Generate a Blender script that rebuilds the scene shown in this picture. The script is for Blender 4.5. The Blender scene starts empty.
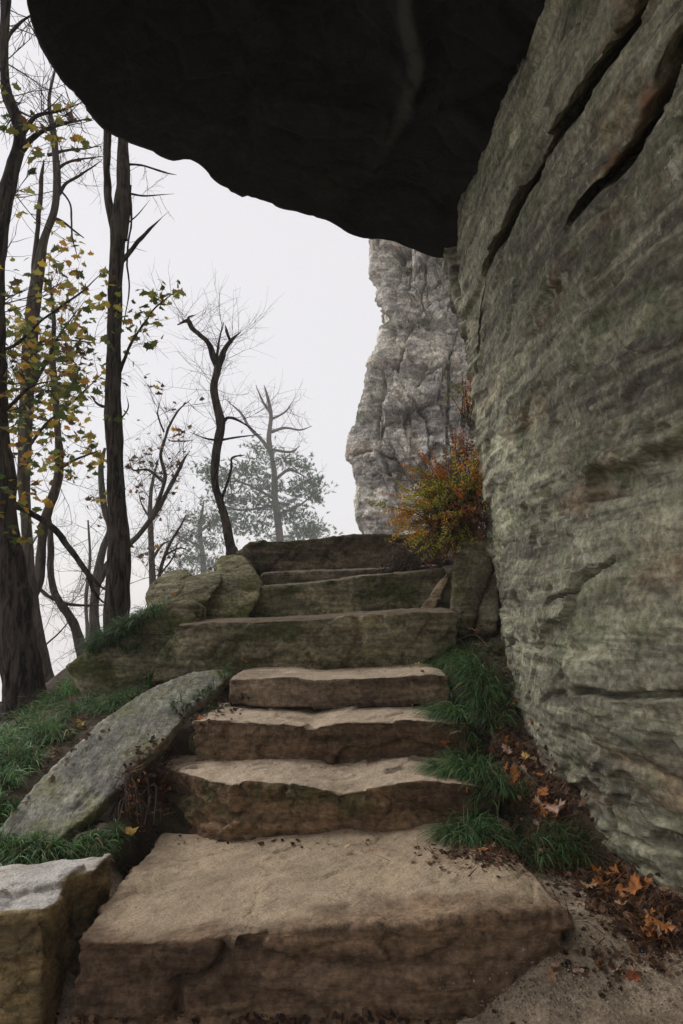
import bpy, bmesh, math, random
import numpy as np
from mathutils import Vector, Matrix
from mathutils.bvhtree import BVHTree

random.seed(7)
rng = np.random.default_rng(7)
S = bpy.context.scene
COL = S.collection

# ------------------------------------------------------------------ camera
EYE = 1.15
F = 800.0
PITCH = math.radians(6.63)
cam = bpy.data.cameras.new("camera")
cam.sensor_fit = 'VERTICAL'; cam.sensor_height = 36.0; cam.lens = F / 1024 * 36
cam.clip_start = 0.02; cam.clip_end = 1000
camo = bpy.data.objects.new("camera", cam); COL.objects.link(camo)
camo.location = (0, 0, EYE); camo.rotation_euler = (math.radians(90) + PITCH, 0, 0)
S.camera = camo


def ray(px, py):
    x = (px - 341.5) / F; y = (512 - py) / F
    return np.array([x, math.cos(PITCH) - y * math.sin(PITCH), math.sin(PITCH) + y * math.cos(PITCH)])
def P(px, py, d):
    r = ray(px, py); return np.array([0, 0, EYE]) + r * (d / r[1])
def PZ(px, py, z):
    r = ray(px, py); return np.array([0, 0, EYE]) + r * ((z - EYE) / r[2])
def PPL(px, py, A, B, C):
    n = np.cross(B - A, C - A); r = ray(px, py); o = np.array([0, 0, EYE])
    return o + r * (np.dot(A - o, n) / np.dot(r, n))
def PXM(d): return d / F     # metres per pixel at depth d

# ------------------------------------------------------------------ noise
def _h(ix, iy, iz, s):
    h = (ix * 374761393 + iy * 668265263 + iz * 1274126177 + s * 974634777) & 0xFFFFFFFF
    h = ((h ^ (h >> 13)) * 1274126177) & 0xFFFFFFFF
    h = ((h ^ (h >> 16)) * 2246822519) & 0xFFFFFFFF
    return ((h ^ (h >> 15)) & 0xFFFFFF) / float(0xFFFFFF)
def vnoise(p, s=0):
    i = np.floor(p).astype(np.int64); f = p - i; f = f * f * f * (f * (f * 6 - 15) + 10)
    r = 0
    for dx in (0, 1):
        wx = f[:, 0] if dx else 1 - f[:, 0]
        for dy in (0, 1):
            wy = f[:, 1] if dy else 1 - f[:, 1]
            for dz in (0, 1):
                wz = f[:, 2] if dz else 1 - f[:, 2]
                r = r + wx * wy * wz * _h(i[:, 0] + dx, i[:, 1] + dy, i[:, 2] + dz, s)
    return r * 2 - 1
def fbm(p, o=4, s=0, g=0.5):
    a = 1; r = 0; t = 0
    R = np.array([[.8, .6, 0], [-.48, .64, .6], [.36, -.48, .8]])
    for k in range(o):
        r = r + a * vnoise(p, s + k); t += a; a *= g; p = p @ R * 2.03 + 11.3
    return r / t
def cells(p, s=0):
    i = np.floor(p).astype(np.int64); n = len(p)
    f1 = np.full(n, 9.); f2 = np.full(n, 9.); v = np.zeros(n); off = np.zeros((n, 3))
    for dx in (-1, 0, 1):
        for dy in (-1, 0, 1):
            for dz in (-1, 0, 1):
                c = i + np.array([dx, dy, dz])
                q = np.stack([_h(c[:, 0], c[:, 1], c[:, 2], s + k) for k in (1, 2, 3)], 1)
                w = c + q - p; d = (w ** 2).sum(1) ** .5
                m = d < f1
                f2 = np.where(m, f1, np.minimum(f2, d)); f1 = np.where(m, d, f1)
                v = np.where(m, _h(c[:, 0], c[:, 1], c[:, 2], s + 9), v); off = np.where(m[:, None], w, off)
    return f1, f2, v, off
def facet(p, s=0, tilt=.5):
    f1, f2, v, off = cells(p, s); a = v * 391.7; g = np.stack([np.cos(a), np.sin(a * 1.7), np.sin(a * 2.9)], 1)
    return (v - .5) + tilt * (off * g).sum(1), f2 - f1
def sstep(a, b, x):
    t = np.clip((x - a) / (b - a), 0, 1); return t * t * (3 - 2 * t)

def tps(pts, vals, lam=0.0):
    pts = np.array(pts, float); n = len(pts)
    def U(r2): return 0.5 * r2 * np.log(r2 + 1e-12)
    K = U(((pts[:, None] - pts[None]) ** 2).sum(-1)) + lam * np.eye(n)
    Q = np.hstack([np.ones((n, 1)), pts])
    A = np.block([[K, Q], [Q.T, np.zeros((3, 3))]])
    w = np.linalg.solve(A, np.concatenate([vals, np.zeros(3)]))
    def f(q):
        q = np.asarray(q, float); out = np.empty(len(q))
        for k in range(0, len(q), 20000):
            c = q[k:k + 20000]
            out[k:k + 20000] = U(((c[:, None] - pts[None]) ** 2).sum(-1)) @ w[:n] + w[n] + c @ w[n + 1:]
        return out
    return f

# ------------------------------------------------------------------ mesh helpers
def new_mesh(name, V, Fc, mat=None, smooth=True):
    me = bpy.data.meshes.new(name)
    me.from_pydata(np.asarray(V).tolist(), [], Fc.tolist() if isinstance(Fc, np.ndarray) else Fc)
    if smooth: me.polygons.foreach_set('use_smooth', np.ones(len(me.polygons), bool))
    if mat:
        for m in (mat if isinstance(mat, (list, tuple)) else [mat]): me.materials.append(m)
    me.update(); return me
def link(name, me, parent=None, loc=None, **k):
    o = bpy.data.objects.new(name, me); COL.objects.link(o)
    if loc is not None: o.location = loc
    if parent: o.parent = parent
    for a, b in k.items():
        if b: o['category' if a == 'cat' else a] = b
    return o
LASTUP = None
SOLID = []      # (verts, tris) in world space used to rest leaves on
def thing(name, V, Fc, mat, label=None, cat=None, group=None, kind=None, smooth=True, solid=True, parent=None):
    V = np.asarray(V, float)
    if parent is None and kind is None:
        base = np.array([(V[:, 0].min() + V[:, 0].max()) / 2, (V[:, 1].min() + V[:, 1].max()) / 2, V[:, 2].min()])
    else: base = np.array(parent.location) if parent else np.zeros(3)
    me = new_mesh(name, V - base, Fc, mat, smooth)
    if solid: SOLID.append((V, Fc))
    if LASTUP is not None and len(LASTUP) == len(V):
        a_ = me.attributes.new('upness', 'FLOAT', 'POINT'); a_.data.foreach_set('value', LASTUP.astype(np.float32))
    if parent: return link(name, me, parent, label=label)
    return link(name, me, None, base, label=label, cat=cat, group=group, kind=kind)
def root(name, loc, label, cat, group=None):
    o = bpy.data.objects.new(name, None); COL.objects.link(o); o.location = loc
    o.empty_display_size = .2
    o['label'] = label; o['category'] = cat
    if group: o['group'] = group
    return o
def setattr_f(o, name, vals):
    a = o.data.attributes.new(name, 'FLOAT', 'POINT'); a.data.foreach_set('value', np.asarray(vals, np.float32))
def normals(V, T):
    n = np.zeros_like(V)
    T = np.asarray(T)
    fn = np.cross(V[T[:, 1]] - V[T[:, 0]], V[T[:, 2]] - V[T[:, 0]])
    if T.shape[1] == 4: fn = np.cross(V[T[:, 2]] - V[T[:, 0]], V[T[:, 3]] - V[T[:, 1]])
    for k in range(T.shape[1]): np.add.at(n, T[:, k], fn)
    return n / (np.linalg.norm(n, axis=1, keepdims=True) + 1e-12)
def smooth(V, Fq, it, lam=.5):
    Fq = np.asarray(Fq); k = Fq.shape[1]
    a = np.concatenate([Fq[:, i] for i in range(k)]); b = np.concatenate([Fq[:, (i + 1) % k] for i in range(k)])
    A = np.concatenate([a, b]); B = np.concatenate([b, a]); n = len(V)
    cnt = np.bincount(A, minlength=n)[:, None] + 1e-9
    for _ in range(it):
        m = np.stack([np.bincount(A, V[B, c], n) for c in range(3)], 1) / cnt
        V = V + lam * (m - V)
    return V
def remesh(V, Fc, vox):
    me = bpy.data.meshes.new('tmp'); me.from_pydata([tuple(v) for v in V], [], [list(f) for f in Fc])
    bm = bmesh.new(); bm.from_mesh(me); bmesh.ops.recalc_face_normals(bm, faces=bm.faces); bm.to_mesh(me); bm.free()
    o = bpy.data.objects.new('tmp', me); COL.objects.link(o)
    m = o.modifiers.new('r', 'REMESH'); m.mode = 'VOXEL'; m.voxel_size = vox; m.adaptivity = 0
    dg = bpy.context.evaluated_depsgraph_get(); ev = o.evaluated_get(dg); e = ev.to_mesh()
    n = len(e.vertices); co = np.empty(n * 3); e.vertices.foreach_get('co', co); co = co.reshape(-1, 3)
    q = np.empty(len(e.loops), np.int32); e.loops.foreach_get('vertex_index', q)
    ls = np.empty(len(e.polygons), np.int32); e.polygons.foreach_get('loop_total', ls)
    assert (ls == 4).all(); q = q.reshape(-1, 4)
    ev.to_mesh_clear(); bpy.data.objects.remove(o); bpy.data.meshes.remove(me)
    return co, q
def hull(pts):
    bm = bmesh.new()
    for p in pts: bm.verts.new(p)
    r = bmesh.ops.convex_hull(bm, input=bm.verts)
    g = [v for v in bm.verts if not v.link_faces]
    for v in g: bm.verts.remove(v)
    bm.verts.index_update(); bm.verts.ensure_lookup_table()
    V = [tuple(v.co) for v in bm.verts]; Fc = [[v.index for v in f.verts] for f in bm.faces]; bm.free()
    return V, Fc
def join(parts):
    V = []; Fc = []
    for v, f in parts:
        o = len(V); V += [tuple(x) for x in v]; Fc += [[i + o for i in q] for q in f]
    return V, Fc
def polydist(V, line):
    d = np.full(len(V), 99.); line = [np.asarray(a, float) for a in line]
    for a, b in zip(line, line[1:]):
        ab = b - a; t = np.clip(((V - a) @ ab) / (ab @ ab + 1e-9), 0, 1)
        d = np.minimum(d, np.linalg.norm(V - (a + t[:, None] * ab), axis=1))
    return d
def rockify(V, Q, amp=.02, freq=3., chip=.02, cfreq=5., strata=.006, sfreq=18., fine=.004, round_it=3, seed=0, cracks=(), squash=2.2):
    global LASTUP
    V = smooth(V, Q, round_it); N = normals(V, Q); o = seed * 3.7; LASTUP = normals(smooth(V, Q, 4), Q)[:, 2]
    p = V + o
    d = amp * fbm(p * freq, 3, seed)
    w = p + .035 * np.stack([fbm(p * 4, 2, seed + 20), fbm(p * 4, 2, seed + 30), fbm(p * 4, 2, seed + 40)], 1)
    fc, eg = facet(w * np.array([cfreq, cfreq, cfreq * squash]), seed + 3, 1.1); d += chip * (fc * .9 - np.exp(-(eg / .06) ** 2) * .3)
    fc, eg = facet(w * np.array([cfreq, cfreq, cfreq * squash]) * 2.9, seed + 5, 1.1)
    d += chip * .4 * (fc - np.exp(-(eg / .1) ** 2) * .3) * sstep(-.3, .3, fbm(p * 2.2, 2, seed + 60))
    d *= .3 + .7 * (1 - np.maximum(N[:, 2], 0) ** 2) if True else 1
    st = vnoise(np.stack([w[:, 0] * 1.5, w[:, 1] * 1.5, w[:, 2] * sfreq], 1), seed + 7)
    flat = 1 - np.abs(N[:, 2])
    d += strata * np.sign(st) * np.abs(st) ** .6 * flat
    d += fine * fbm(p * 28, 3, seed + 9)
    for line, wid, dep in cracks:
        dist = polydist(V + .012 * np.stack([fbm(V * 14, 2, 70), fbm(V * 14, 2, 71), fbm(V * 14, 2, 72)], 1), line)
        d -= dep * np.exp(-(dist / wid) ** 2)
    return V + N * d[:, None]

# ------------------------------------------------------------------ materials
class NT:
    def __init__(s, name):
        s.m = bpy.data.materials.new(name); s.m.use_nodes = True; s.t = s.m.node_tree; s.t.nodes.clear()
        s.out = s.n('ShaderNodeOutputMaterial'); s.b = s.n('ShaderNodeBsdfPrincipled')
        s.t.links.new(s.b.outputs[0], s.out.inputs['Surface'])
        s.b.inputs['Specular IOR Level'].default_value = .25
        s.geo = s.n('ShaderNodeNewGeometry'); s.pos = s.geo.outputs['Position']
    def n(s, t): return s.t.nodes.new(t)
    def put(s, sock, v):
        if isinstance(v, bpy.types.NodeSocket): s.t.links.new(v, sock)
        elif isinstance(v, (tuple, list)) and len(v) == 3 and sock.type == 'RGBA': sock.default_value = (*v, 1)
        else: sock.default_value = v
    def map(s, sc=(1, 1, 1), rot=(0, 0, 0), loc=(0, 0, 0), src=None):
        m = s.n('ShaderNodeMapping'); m.inputs['Scale'].default_value = sc; m.inputs['Rotation'].default_value = rot
        m.inputs['Location'].default_value = loc; s.put(m.inputs[0], src or s.pos); return m.outputs[0]
    def noise(s, sc, det=5, rough=.55, vec=None, dist=0):
        n = s.n('ShaderNodeTexNoise'); n.inputs['Scale'].default_value = sc; n.inputs['Detail'].default_value = det
        n.inputs['Roughness'].default_value = rough; n.inputs['Distortion'].default_value = dist
        s.put(n.inputs['Vector'], vec or s.pos); return n.outputs[0]
    def voro(s, sc, feat='F1', vec=None, out=0):
        n = s.n('ShaderNodeTexVoronoi'); n.feature = feat; n.inputs['Scale'].default_value = sc
        s.put(n.inputs['Vector'], vec or s.pos); return n.outputs[out]
    def ramp(s, v, a, b, lo=0., hi=1.):
        n = s.n('ShaderNodeMapRange'); n.clamp = True; n.interpolation_type = 'SMOOTHSTEP'
        s.put(n.inputs[0], v); n.inputs[1].default_value = a; n.inputs[2].default_value = b
        n.inputs[3].default_value = lo; n.inputs[4].default_value = hi; return n.outputs[0]
    def math(s, op, a, b=0.):
        n = s.n('ShaderNodeMath'); n.operation = op; s.put(n.inputs[0], a); s.put(n.inputs[1], b); return n.outputs[0]
    def mix(s, f, a, b, mode='MIX'):
        n = s.n('ShaderNodeMix'); n.data_type = 'RGBA'; n.blend_type = mode
        s.put(n.inputs[0], f); s.put(n.inputs[6], a); s.put(n.inputs[7], b); return n.outputs[2]
    def attr(s, name, out='Fac'):
        n = s.n('ShaderNodeAttribute'); n.attribute_name = name; return n.outputs[out]
    def up(s):
        x = s.n('ShaderNodeSeparateXYZ'); s.put(x.inputs[0], s.geo.outputs['True Normal']); return x.outputs[2]
    def bump(s, h, st, dist=.01, prev=None):
        n = s.n('ShaderNodeBump'); n.inputs['Strength'].default_value = st; n.inputs['Distance'].default_value = dist
        s.put(n.inputs['Height'], h)
        if prev: s.put(n.inputs['Normal'], prev)
        return n.outputs[0]

def rock_mat(name, a, b, dark, moss=(.05, .06, .018), moss_amt=.4, lich=(.32, .33, .28), lich_amt=.3,
             top=None, sc=1., rot=(0, 0, 0), rough=.85, strata=.5, stain=(.10, .05, .025), stain_amt=.2, spec=.25, far=1., grain=1., lines=.35, big=.8, svs=(1.3, 1.3, 4.2)):
    t = NT(name)
    wv = t.map((sc, sc, sc))
    n1 = t.noise(1.7, 8, .66, wv, 0)
    c = t.mix(t.ramp(n1, .36, .64), a, b)
    sv = t.map(tuple(x * sc for x in svs), rot); lv = t.map((svs[0] * sc, svs[1] * sc, svs[2] * 4.5 * sc), rot)
    n2 = t.noise(1.6, 8, .68, sv, 0)
    c = t.mix(t.math('MULTIPLY', t.ramp(n2, .45, .66), strata), c, dark)
    nb = t.noise(.8, 5, .55, t.map((svs[0] * .45 * sc, svs[1] * .45 * sc, svs[2] * .7 * sc), rot, (3, 1, 6)), .3)
    c = t.mix(1, c, t.mix(t.ramp(nb, .36, .64), (.62, .60, .60), (1.36, 1.36, 1.30)), 'MULTIPLY')
    n2b = t.noise(3.1, 8, .74, sv, 0)
    c = t.mix(t.math('MULTIPLY', t.ramp(n2b, .55, .7), strata * .6), c, (b[0] * 1.5, b[1] * 1.45, b[2] * 1.35))
    n5 = t.noise(1.1, 7, .58, lv, 0)
    c = t.mix(t.math('MULTIPLY', t.ramp(n5, .52, .6), lines), c, dark)
    c = t.mix(t.math('MULTIPLY', t.ramp(n5, .47, .38), lines * .7), c, (b[0] * 1.25, b[1] * 1.22, b[2] * 1.15))
    ns = t.noise(1.1, 7, .62, t.map((.9 * sc, .9 * sc, 2.6 * sc), rot, (5, 3, 9)), .3)
    c = t.mix(t.math('MULTIPLY', t.ramp(ns, .54, .7), stain_amt), c, stain)
    nm = t.noise(2.3 * sc, 7, .68, t.map((1, 1, 1.8), rot, (1, 8, 2)), 0)
    c = t.mix(t.math('MULTIPLY', t.ramp(nm, .62 - .28 * moss_amt, .74 - .28 * moss_amt), min(1, moss_amt + .3)), c, moss)
    g = t.noise(34 * sc * far, 6, .7); g2 = t.noise(4, 7, .72, sv, 0)
    c = t.mix(1, c, t.mix(t.ramp(g, .3, .7), (.55, .55, .55), (1.45, 1.45, 1.45)), 'MULTIPLY')
    c = t.mix(1, c, t.mix(t.ramp(g2, .35, .65), (.68, .68, .68), (1.28, 1.28, 1.28)), 'MULTIPLY')
    nl = t.noise(13 * sc * far, 7, .75, None, 0); nl2 = t.noise(2.1 * sc, 4, .6, t.map((1, 1, 1), (0, 0, 0), (2, 2, 7)))
    lm = t.math('MULTIPLY', t.ramp(nl, .56, .64), t.ramp(nl2, .42, .62))
    c = t.mix(t.math('MULTIPLY', lm, lich_amt), c, lich)
    dr = t.math('MULTIPLY', t.ramp(t.noise(1.0, 8, .74, t.map((11 * sc, 11 * sc, 3 * sc)), 0), .53, .66), t.ramp(t.noise(1.3 * sc, 4, .6, t.map((1, 1, 1), (0, 0, 0), (9, 2, 4))), .45, .6))
    c = t.mix(t.math('MULTIPLY', dr, lich_amt * .9), c, tuple(x * .8 for x in lich))
    if top:
        um = t.math('MULTIPLY', t.ramp(t.attr('upness'), .62, .88), t.ramp(t.noise(3.5, 5, .65), .3, .52, .45, 1.))
        tc = t.mix(t.ramp(t.noise(5, 6, .65), .35, .65), tuple(x * .72 for x in top), top)
        tc = t.mix(1, tc, t.mix(t.ramp(t.noise(160, 3, .7), .3, .7), (.75, .75, .75), (1.2, 1.2, 1.2)), 'MULTIPLY')
        c = t.mix(um, c, tc)
    t.put(t.b.inputs['Base Color'], c); t.b.inputs['Roughness'].default_value = rough
    t.b.inputs['Specular IOR Level'].default_value = spec
    bm = t.bump(t.noise(2.6, 9, .7, sv, 0), big, .06 / sc ** .5)
    bm = t.bump(n5, .5, .02, bm)
    bm = t.bump(t.noise(26 * sc * far, 4, .6), .6 * grain, .010, bm)
    bm = t.bump(t.voro(22 * sc * far, 'F1', t.map((1, 1, 3), rot)), .2 * grain, .008, bm)
    t.put(t.b.inputs['Normal'], bm)
    return t.m

M = {}
M['wall'] = rock_mat('weathered_wall_rock', (.17, .16, .115), (.30, .295, .215), (.068, .06, .052), (.13, .14, .082), .42,
                     (.56, .56, .44), .6, None, 1., (.13, .0, 0), .9, .6, (.20, .12, .065), .65, lines=.6, big=.3, grain=.5)
M['ceiling'] = rock_mat('shade_dark_ceiling_rock', (.008, .009, .009), (.015, .016, .015), (.004, .004, .004), (.02, .024, .014), .3,
                        (.07, .07, .065), .15, None, 1., (0, 0, 0), .8, .5, (.03, .02, .014), .2)  # deep shade of the underside is put into this near-black colour
M['cliff'] = rock_mat('pale_cliff_rock', (.40, .38, .35), (.78, .73, .66), (.13, .12, .11), (.13, .145, .08), .4,
                      (.75, .73, .68), .8, None, .5, (0, 1.25, 0), .9, .55, (.36, .22, .16), .4, .2, 1.3)
STEPM = {}
def step_mat(i, a, b, moss, lich, top, stain=.3): STEPM[i] = rock_mat('step_sandstone_%s' % ['', 'tan', 'red_brown', 'brown', 'mossy_brown', 'olive', 'dark_olive', 'dark', 'umber'][i], a, b, tuple(x * .45 for x in a), (.055, .062, .02), moss, (.3, .32, .26), lich, top, 1.3, (0, .03, 0), .88, .6, (.13, .06, .03), stain)
SAND = (.60, .47, .345)
step_mat(1, (.16, .105, .068), (.26, .175, .115), .05, .1, (.50, .385, .265), .35)
step_mat(2, (.12, .072, .042), (.22, .14, .08), .42, .15, SAND, .5)
step_mat(3, (.125, .078, .048), (.21, .14, .085), .32, .1, SAND, .3)
step_mat(4, (.15, .11, .075), (.23, .17, .115), .1, .1, SAND, .2)
step_mat(5, (.14, .12, .075), (.27, .235, .15), .5, .5, (.20, .15, .10), .2)
step_mat(6, (.135, .12, .075), (.26, .23, .145), .5, .7, (.2, .16, .11), .2)
step_mat(7, (.10, .08, .06), (.17, .14, .10), .3, .2, (.2, .16, .12), .2)
step_mat(8, (.115, .09, .06), (.19, .15, .10), .4, .35, (.19, .155, .11), .3)
M['slab'] = rock_mat('grey_slab_rock', (.15, .145, .112), (.25, .242, .195), (.07, .068, .05), (.14, .14, .05), .55, (.42, .42, .33), .5, None, 1.4, (-.4, 0, .35), .6, .7, (.12, .12, .06), .2, .4, lines=.5, big=.4, svs=(7, 1.1, 4))
M['block'] = rock_mat('lichened_block', (.31, .22, .10), (.44, .34, .18), (.10, .08, .05), (.20, .17, .06), .3, (.05, .05, .04), 1., (.64, .60, .56), 1.2, (0, 0, 0), .8, .6, (.26, .15, .06), .5)
M['boulder'] = rock_mat('mossy_boulder_rock', (.15, .135, .085), (.28, .25, .16), (.055, .05, .035), (.10, .11, .035), .5, (.30, .31, .20), .45, None, 1.5, (0, .3, 0), .9, .5, (.12, .07, .04), .2)
M['topboulder'] = rock_mat('olive_boulder_rock', (.17, .15, .09), (.28, .26, .16), (.05, .045, .03), (.13, .13, .04), .6, (.36, .35, .24), .45, None, 1.6, (0, .5, 0), .9, .5, (.15, .09, .04), .2)
M['upright'] = rock_mat('upright_slab_rock', (.13, .11, .07), (.22, .19, .13), (.06, .05, .035), (.10, .10, .035), .5, (.40, .40, .33), .45, None, 1.6, (1.2, 0, 0), .9, .4, (.2, .12, .06), .4)

def simple_mat(name, col, var=.35, rough=.8, sc=12, bump=0., attrvar=None, trans=0.):
    t = NT(name)
    c = t.mix(t.ramp(t.noise(sc, 5, .65), .3, .7), tuple(x * (1 - var) for x in col), tuple(x * (1 + var) for x in col))
    if attrvar:
        c = t.mix(1, c, t.attr('tint', 'Color'), 'MULTIPLY')
    t.put(t.b.inputs['Base Color'], c); t.b.inputs['Roughness'].default_value = rough
    if bump: t.put(t.b.inputs['Normal'], t.bump(t.noise(sc * 2, 6, .7), bump, .01))
    if trans:
        tr = t.n('ShaderNodeBsdfTranslucent'); t.put(tr.inputs[0], c); mx = t.n('ShaderNodeMixShader'); mx.inputs[0].default_value = trans
        t.t.links.new(t.b.outputs[0], mx.inputs[1]); t.t.links.new(tr.outputs[0], mx.inputs[2]); t.t.links.new(mx.outputs[0], t.out.inputs['Surface'])
    return t.m
def bark_mat(name, a, b, sc=1.):
    t = NT(name); v = t.map((14 * sc, 14 * sc, 2.2 * sc))
    n = t.noise(2.2, 7, .7, v, .8)
    c = t.mix(t.ramp(n, .38, .62), a, b)
    c = t.mix(t.math('MULTIPLY', t.ramp(t.noise(3, 5, .7), .55, .7), .5), c, (b[0] * 1.1, b[1] * 1.35, b[2] * .9))
    t.put(t.b.inputs['Base Color'], c); t.b.inputs['Roughness'].default_value = .95; t.b.inputs['Specular IOR Level'].default_value = .1
    t.put(t.b.inputs['Normal'], t.bump(n, .9, .03)); return t.m
M['bark_dark'] = bark_mat('dark_furrowed_bark', (.010, .008, .007), (.085, .068, .056))
M['bark_grey'] = bark_mat('grey_bark', (.05, .04, .033), (.13, .11, .09))
M['bark_pale'] = bark_mat('pale_bark', (.06, .052, .045), (.15, .135, .115))
M['twig'] = simple_mat('twig_bark', (.05, .038, .03), .3)
M['twig_pale'] = simple_mat('pale_twig_bark', (.11, .09, .08), .3)

# ------------------------------------------------------------------ ground
gp = []
def G(x, y, z): gp.append((x, y, z))
def GP(px, py, d):
    p = P(px, py, d); gp.append(tuple(p))
for a in [(-1.2, .5, -.02), (0, .5, 0), (1.1, .5, .04), (0, 1.6, -.01), (-1.1, 1.8, -.02), (-.75, 2.1, -.03), (.1, 2.15, -.02), (-.3, 2.15, -.02),
          (0, 3.1, .1), (-.5, 3.0, .1), (.2, 3.5, .3), (-.4, 3.6, .35), (.1, 4.1, .62), (-.5, 4.1, .6), (0, 5., .95), (-.5, 5., .95), (0, 5.6, 1.2), (-.2, 6.6, 1.52), (.5, 6.2, 1.5), (.45, 5.5, 1.35),
          (0, 8, 1.55), (.8, 7, 1.6), (2, 8, 1.8), (1.6, 3, .5), (1.6, 1, .1), (1.8, 5, 1.3),
          (-.95, 3.1, .36), (-.8, 3.2, .36), (-.68, 3.35, .40), (-.75, 3.7, .58), (-.62, 3.1, .3), (-1.0, 7.5, 1.3), (-1.3, 9, 1.1), (-.5, 12, 1.6), (3, 14, 2.), (-2, 12, .4), (-1.9, 6.6, .55), (-2.4, 7.6, -.3), (-3.6, 8, -1.6), (-3.2, 6.6, -.3), (-4, 5.5, -.2), (-5.5, 8, -4.5), (-3.5, 11, -3.2),
          (-3.5, 3.5, .25), (-3, 1.5, .1), (-5, 3, -.6), (-2.2, 2.4, .25), (-1.5, 2.35, .2), (-6, 0, -1), (0, -3, 0), (3, -3, .5), (-4, -4, -.3),
          (-20, 20, -18), (-20, 0, -12), (-20, -20, -12), (0, 30, 1.6), (-4, 55, 3.4), (-11, 60, 1.), (-1, 80, 2.), (10, 25, 1), (25, 10, 2), (25, -20, 1), (-8, 22, -9), (-60, 60, -42), (-60, 0, -40), (-60, -60, -40), (60, 60, -16), (60, 0, -8), (60, -60, -12), (0, -60, -14), (-12, 12, -10)]: G(*a)
for a in [(683, 1024, 2.02), (600, 1010, 2.08), (520, 1010, 2.12), (560, 935, 2.27), (640, 930, 2.3), (683, 915, 2.36), (610, 885, 2.6), (560, 865, 2.72), (505, 858, 2.85), (470, 842, 3.0),
          (600, 855, 2.78), (560, 800, 3.0), (505, 760, 3.3), (485, 715, 3.65), (505, 700, 3.85), (465, 665, 4.05), (495, 650, 4.4), (455, 690, 3.8), (440, 735, 3.5), (450, 800, 3.1),
          (60, 838, 2.75), (20, 812, 2.85), (-20, 800, 2.9), (50, 745, 3.6), (0, 750, 3.4), (22, 705, 5.1), (60, 700, 4.8), (-30, 715, 5.0), (100, 705, 4.1), (130, 690, 4.2), (-60, 750, 3.6),
          (146, 611, 5.5), (114, 622, 5.5), (170, 600, 5.7), (130, 832, 2.9), (180, 600, 6.0), (88, 648, 5.3)]: GP(*a)
gp_ = np.array(gp)
gfun = tps(gp_[:, :2], gp_[:, 2], 2e-3)
def axis(lo, hi, c, step, n):
    # dense around c, coarser away
    out = [c]; h = step; x = c
    while x < hi: h = step if x < c + n else h * 1.12; x += h; out.append(x)
    x = c; h = step; left = []
    while x > lo: h = step if x > c - n else h * 1.12; x -= h; left.append(x)
    return np.array(left[::-1] + out)
# ------------------------------------------------------------------ rock wall on the right
def wall_table():
    Yk = [-3, 0, 1.5, 2.0, 2.4, 2.8, 3.2, 3.8, 4.4, 5.0]
    tb = {.35: [1.8, 1.45, 1.28, 1.2, 1.09, .93, .84, .86, .92, .98],
          .75: [1.7, 1.4, 1.18, 1.08, .99, .86, .795, .82, .89, .97],
          1.6: [1.5, 1.2, 1.12, 1.05, 1.0, .93, .88, .86, .88, .91],
          2.4: [1.3, 1.1, 1.05, 1.0, .96, .92, .89, .86, .84, .83],
          3.6: [1.1, 1.0, .95, .92, .89, .87, .85, .82, .80, .78],
          5.0: [1.1, 1.0, .95, .92, .89, .87, .85, .82, .80, .78],
          -.4: [1.9, 1.6, 1.4, 1.35, 1.25, 1.15, 1.1, 1.1, 1.1, 1.15]}
    pts = []; v = []
    for zz, r in tb.items():
        for y, x in zip(Yk, r): pts.append((y, zz)); v.append(x)
    return tps(pts, v, 1e-3)
wx = wall_table()
def wall_hit(px, py):
    r = ray(px, py); o = np.array([0, 0, EYE]); lo, hi = 1.2, 6.5
    for _ in range(40):
        m = (lo + hi) / 2; p = o + r * (m / r[1])
        if p[0] < wx([(m, p[2])])[0]: lo = m
        else: hi = m
    return p
ys_w = np.concatenate([np.linspace(-3, 1.6, 24)[:-1], np.linspace(1.6, 5.0, 430)])
zs_w = np.concatenate([np.linspace(-.4, .1, 10)[:-1], np.linspace(.1, 3.9, 620), np.linspace(3.95, 4.6, 6)])
tail = np.array([.012, .025, .04, .06, .085, .115, .15, .2, .26, .34, .45, .7, 1.2, 2., 3.])
Yg, Zg = np.meshgrid(ys_w, zs_w); base = wx(np.stack([Yg.ravel(), Zg.ravel()], 1)).reshape(Yg.shape)
VW = np.stack([base, Yg, Zg], -1)
last = VW[:, -1:, :]
tl = np.repeat(last, len(tail), 1).copy(); tl[..., 0] += tail[None] ** 1.0; tl[..., 1] += (.25 * (1 - np.exp(-tail * 6)))[None]
VW = np.concatenate([VW, tl], 1)
h_, w_ = VW.shape[:2]; V = VW.reshape(-1, 3)
ii = (np.arange(h_ - 1)[:, None] * w_ + np.arange(w_ - 1)[None]).ravel()
WQ = np.stack([ii, ii + w_, ii + w_ + 1, ii + 1], 1)
N = normals(V, WQ)
if N[:, 0].mean() > 0: N = -N; WQ = WQ[:, ::-1].copy()
def rl(v, ang): # strata coordinate: z sheared with Y
    return v[:, 2] + ang * v[:, 1]
wv = V + .10 * np.stack([fbm(V * 1.8, 3, 11), fbm(V * 1.8, 3, 12), fbm(V * 1.8, 3, 13)], 1)
L = rl(wv, -.04)
d = .03 * fbm(V * 1.1, 2, 1) + .012 * fbm(V * np.array([3, 3, 5]), 4, 2)
s1 = vnoise(np.stack([wv[:, 1] * 1.1, wv[:, 0] * 0, L * 7], 1), 21); s2 = vnoise(np.stack([wv[:, 1] * 2.2, wv[:, 0] * 0, L * 19], 1), 22)
s3 = vnoise(np.stack([wv[:, 1] * 4, wv[:, 0] * 0, L * 46], 1), 23)
reg = sstep(-.25, .35, fbm(V * np.array([1, .9, 1.4]), 2, 31)); reg2 = sstep(-.2, .3, fbm(V * np.array([1, 1.3, 1.9]), 2, 33))
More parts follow.
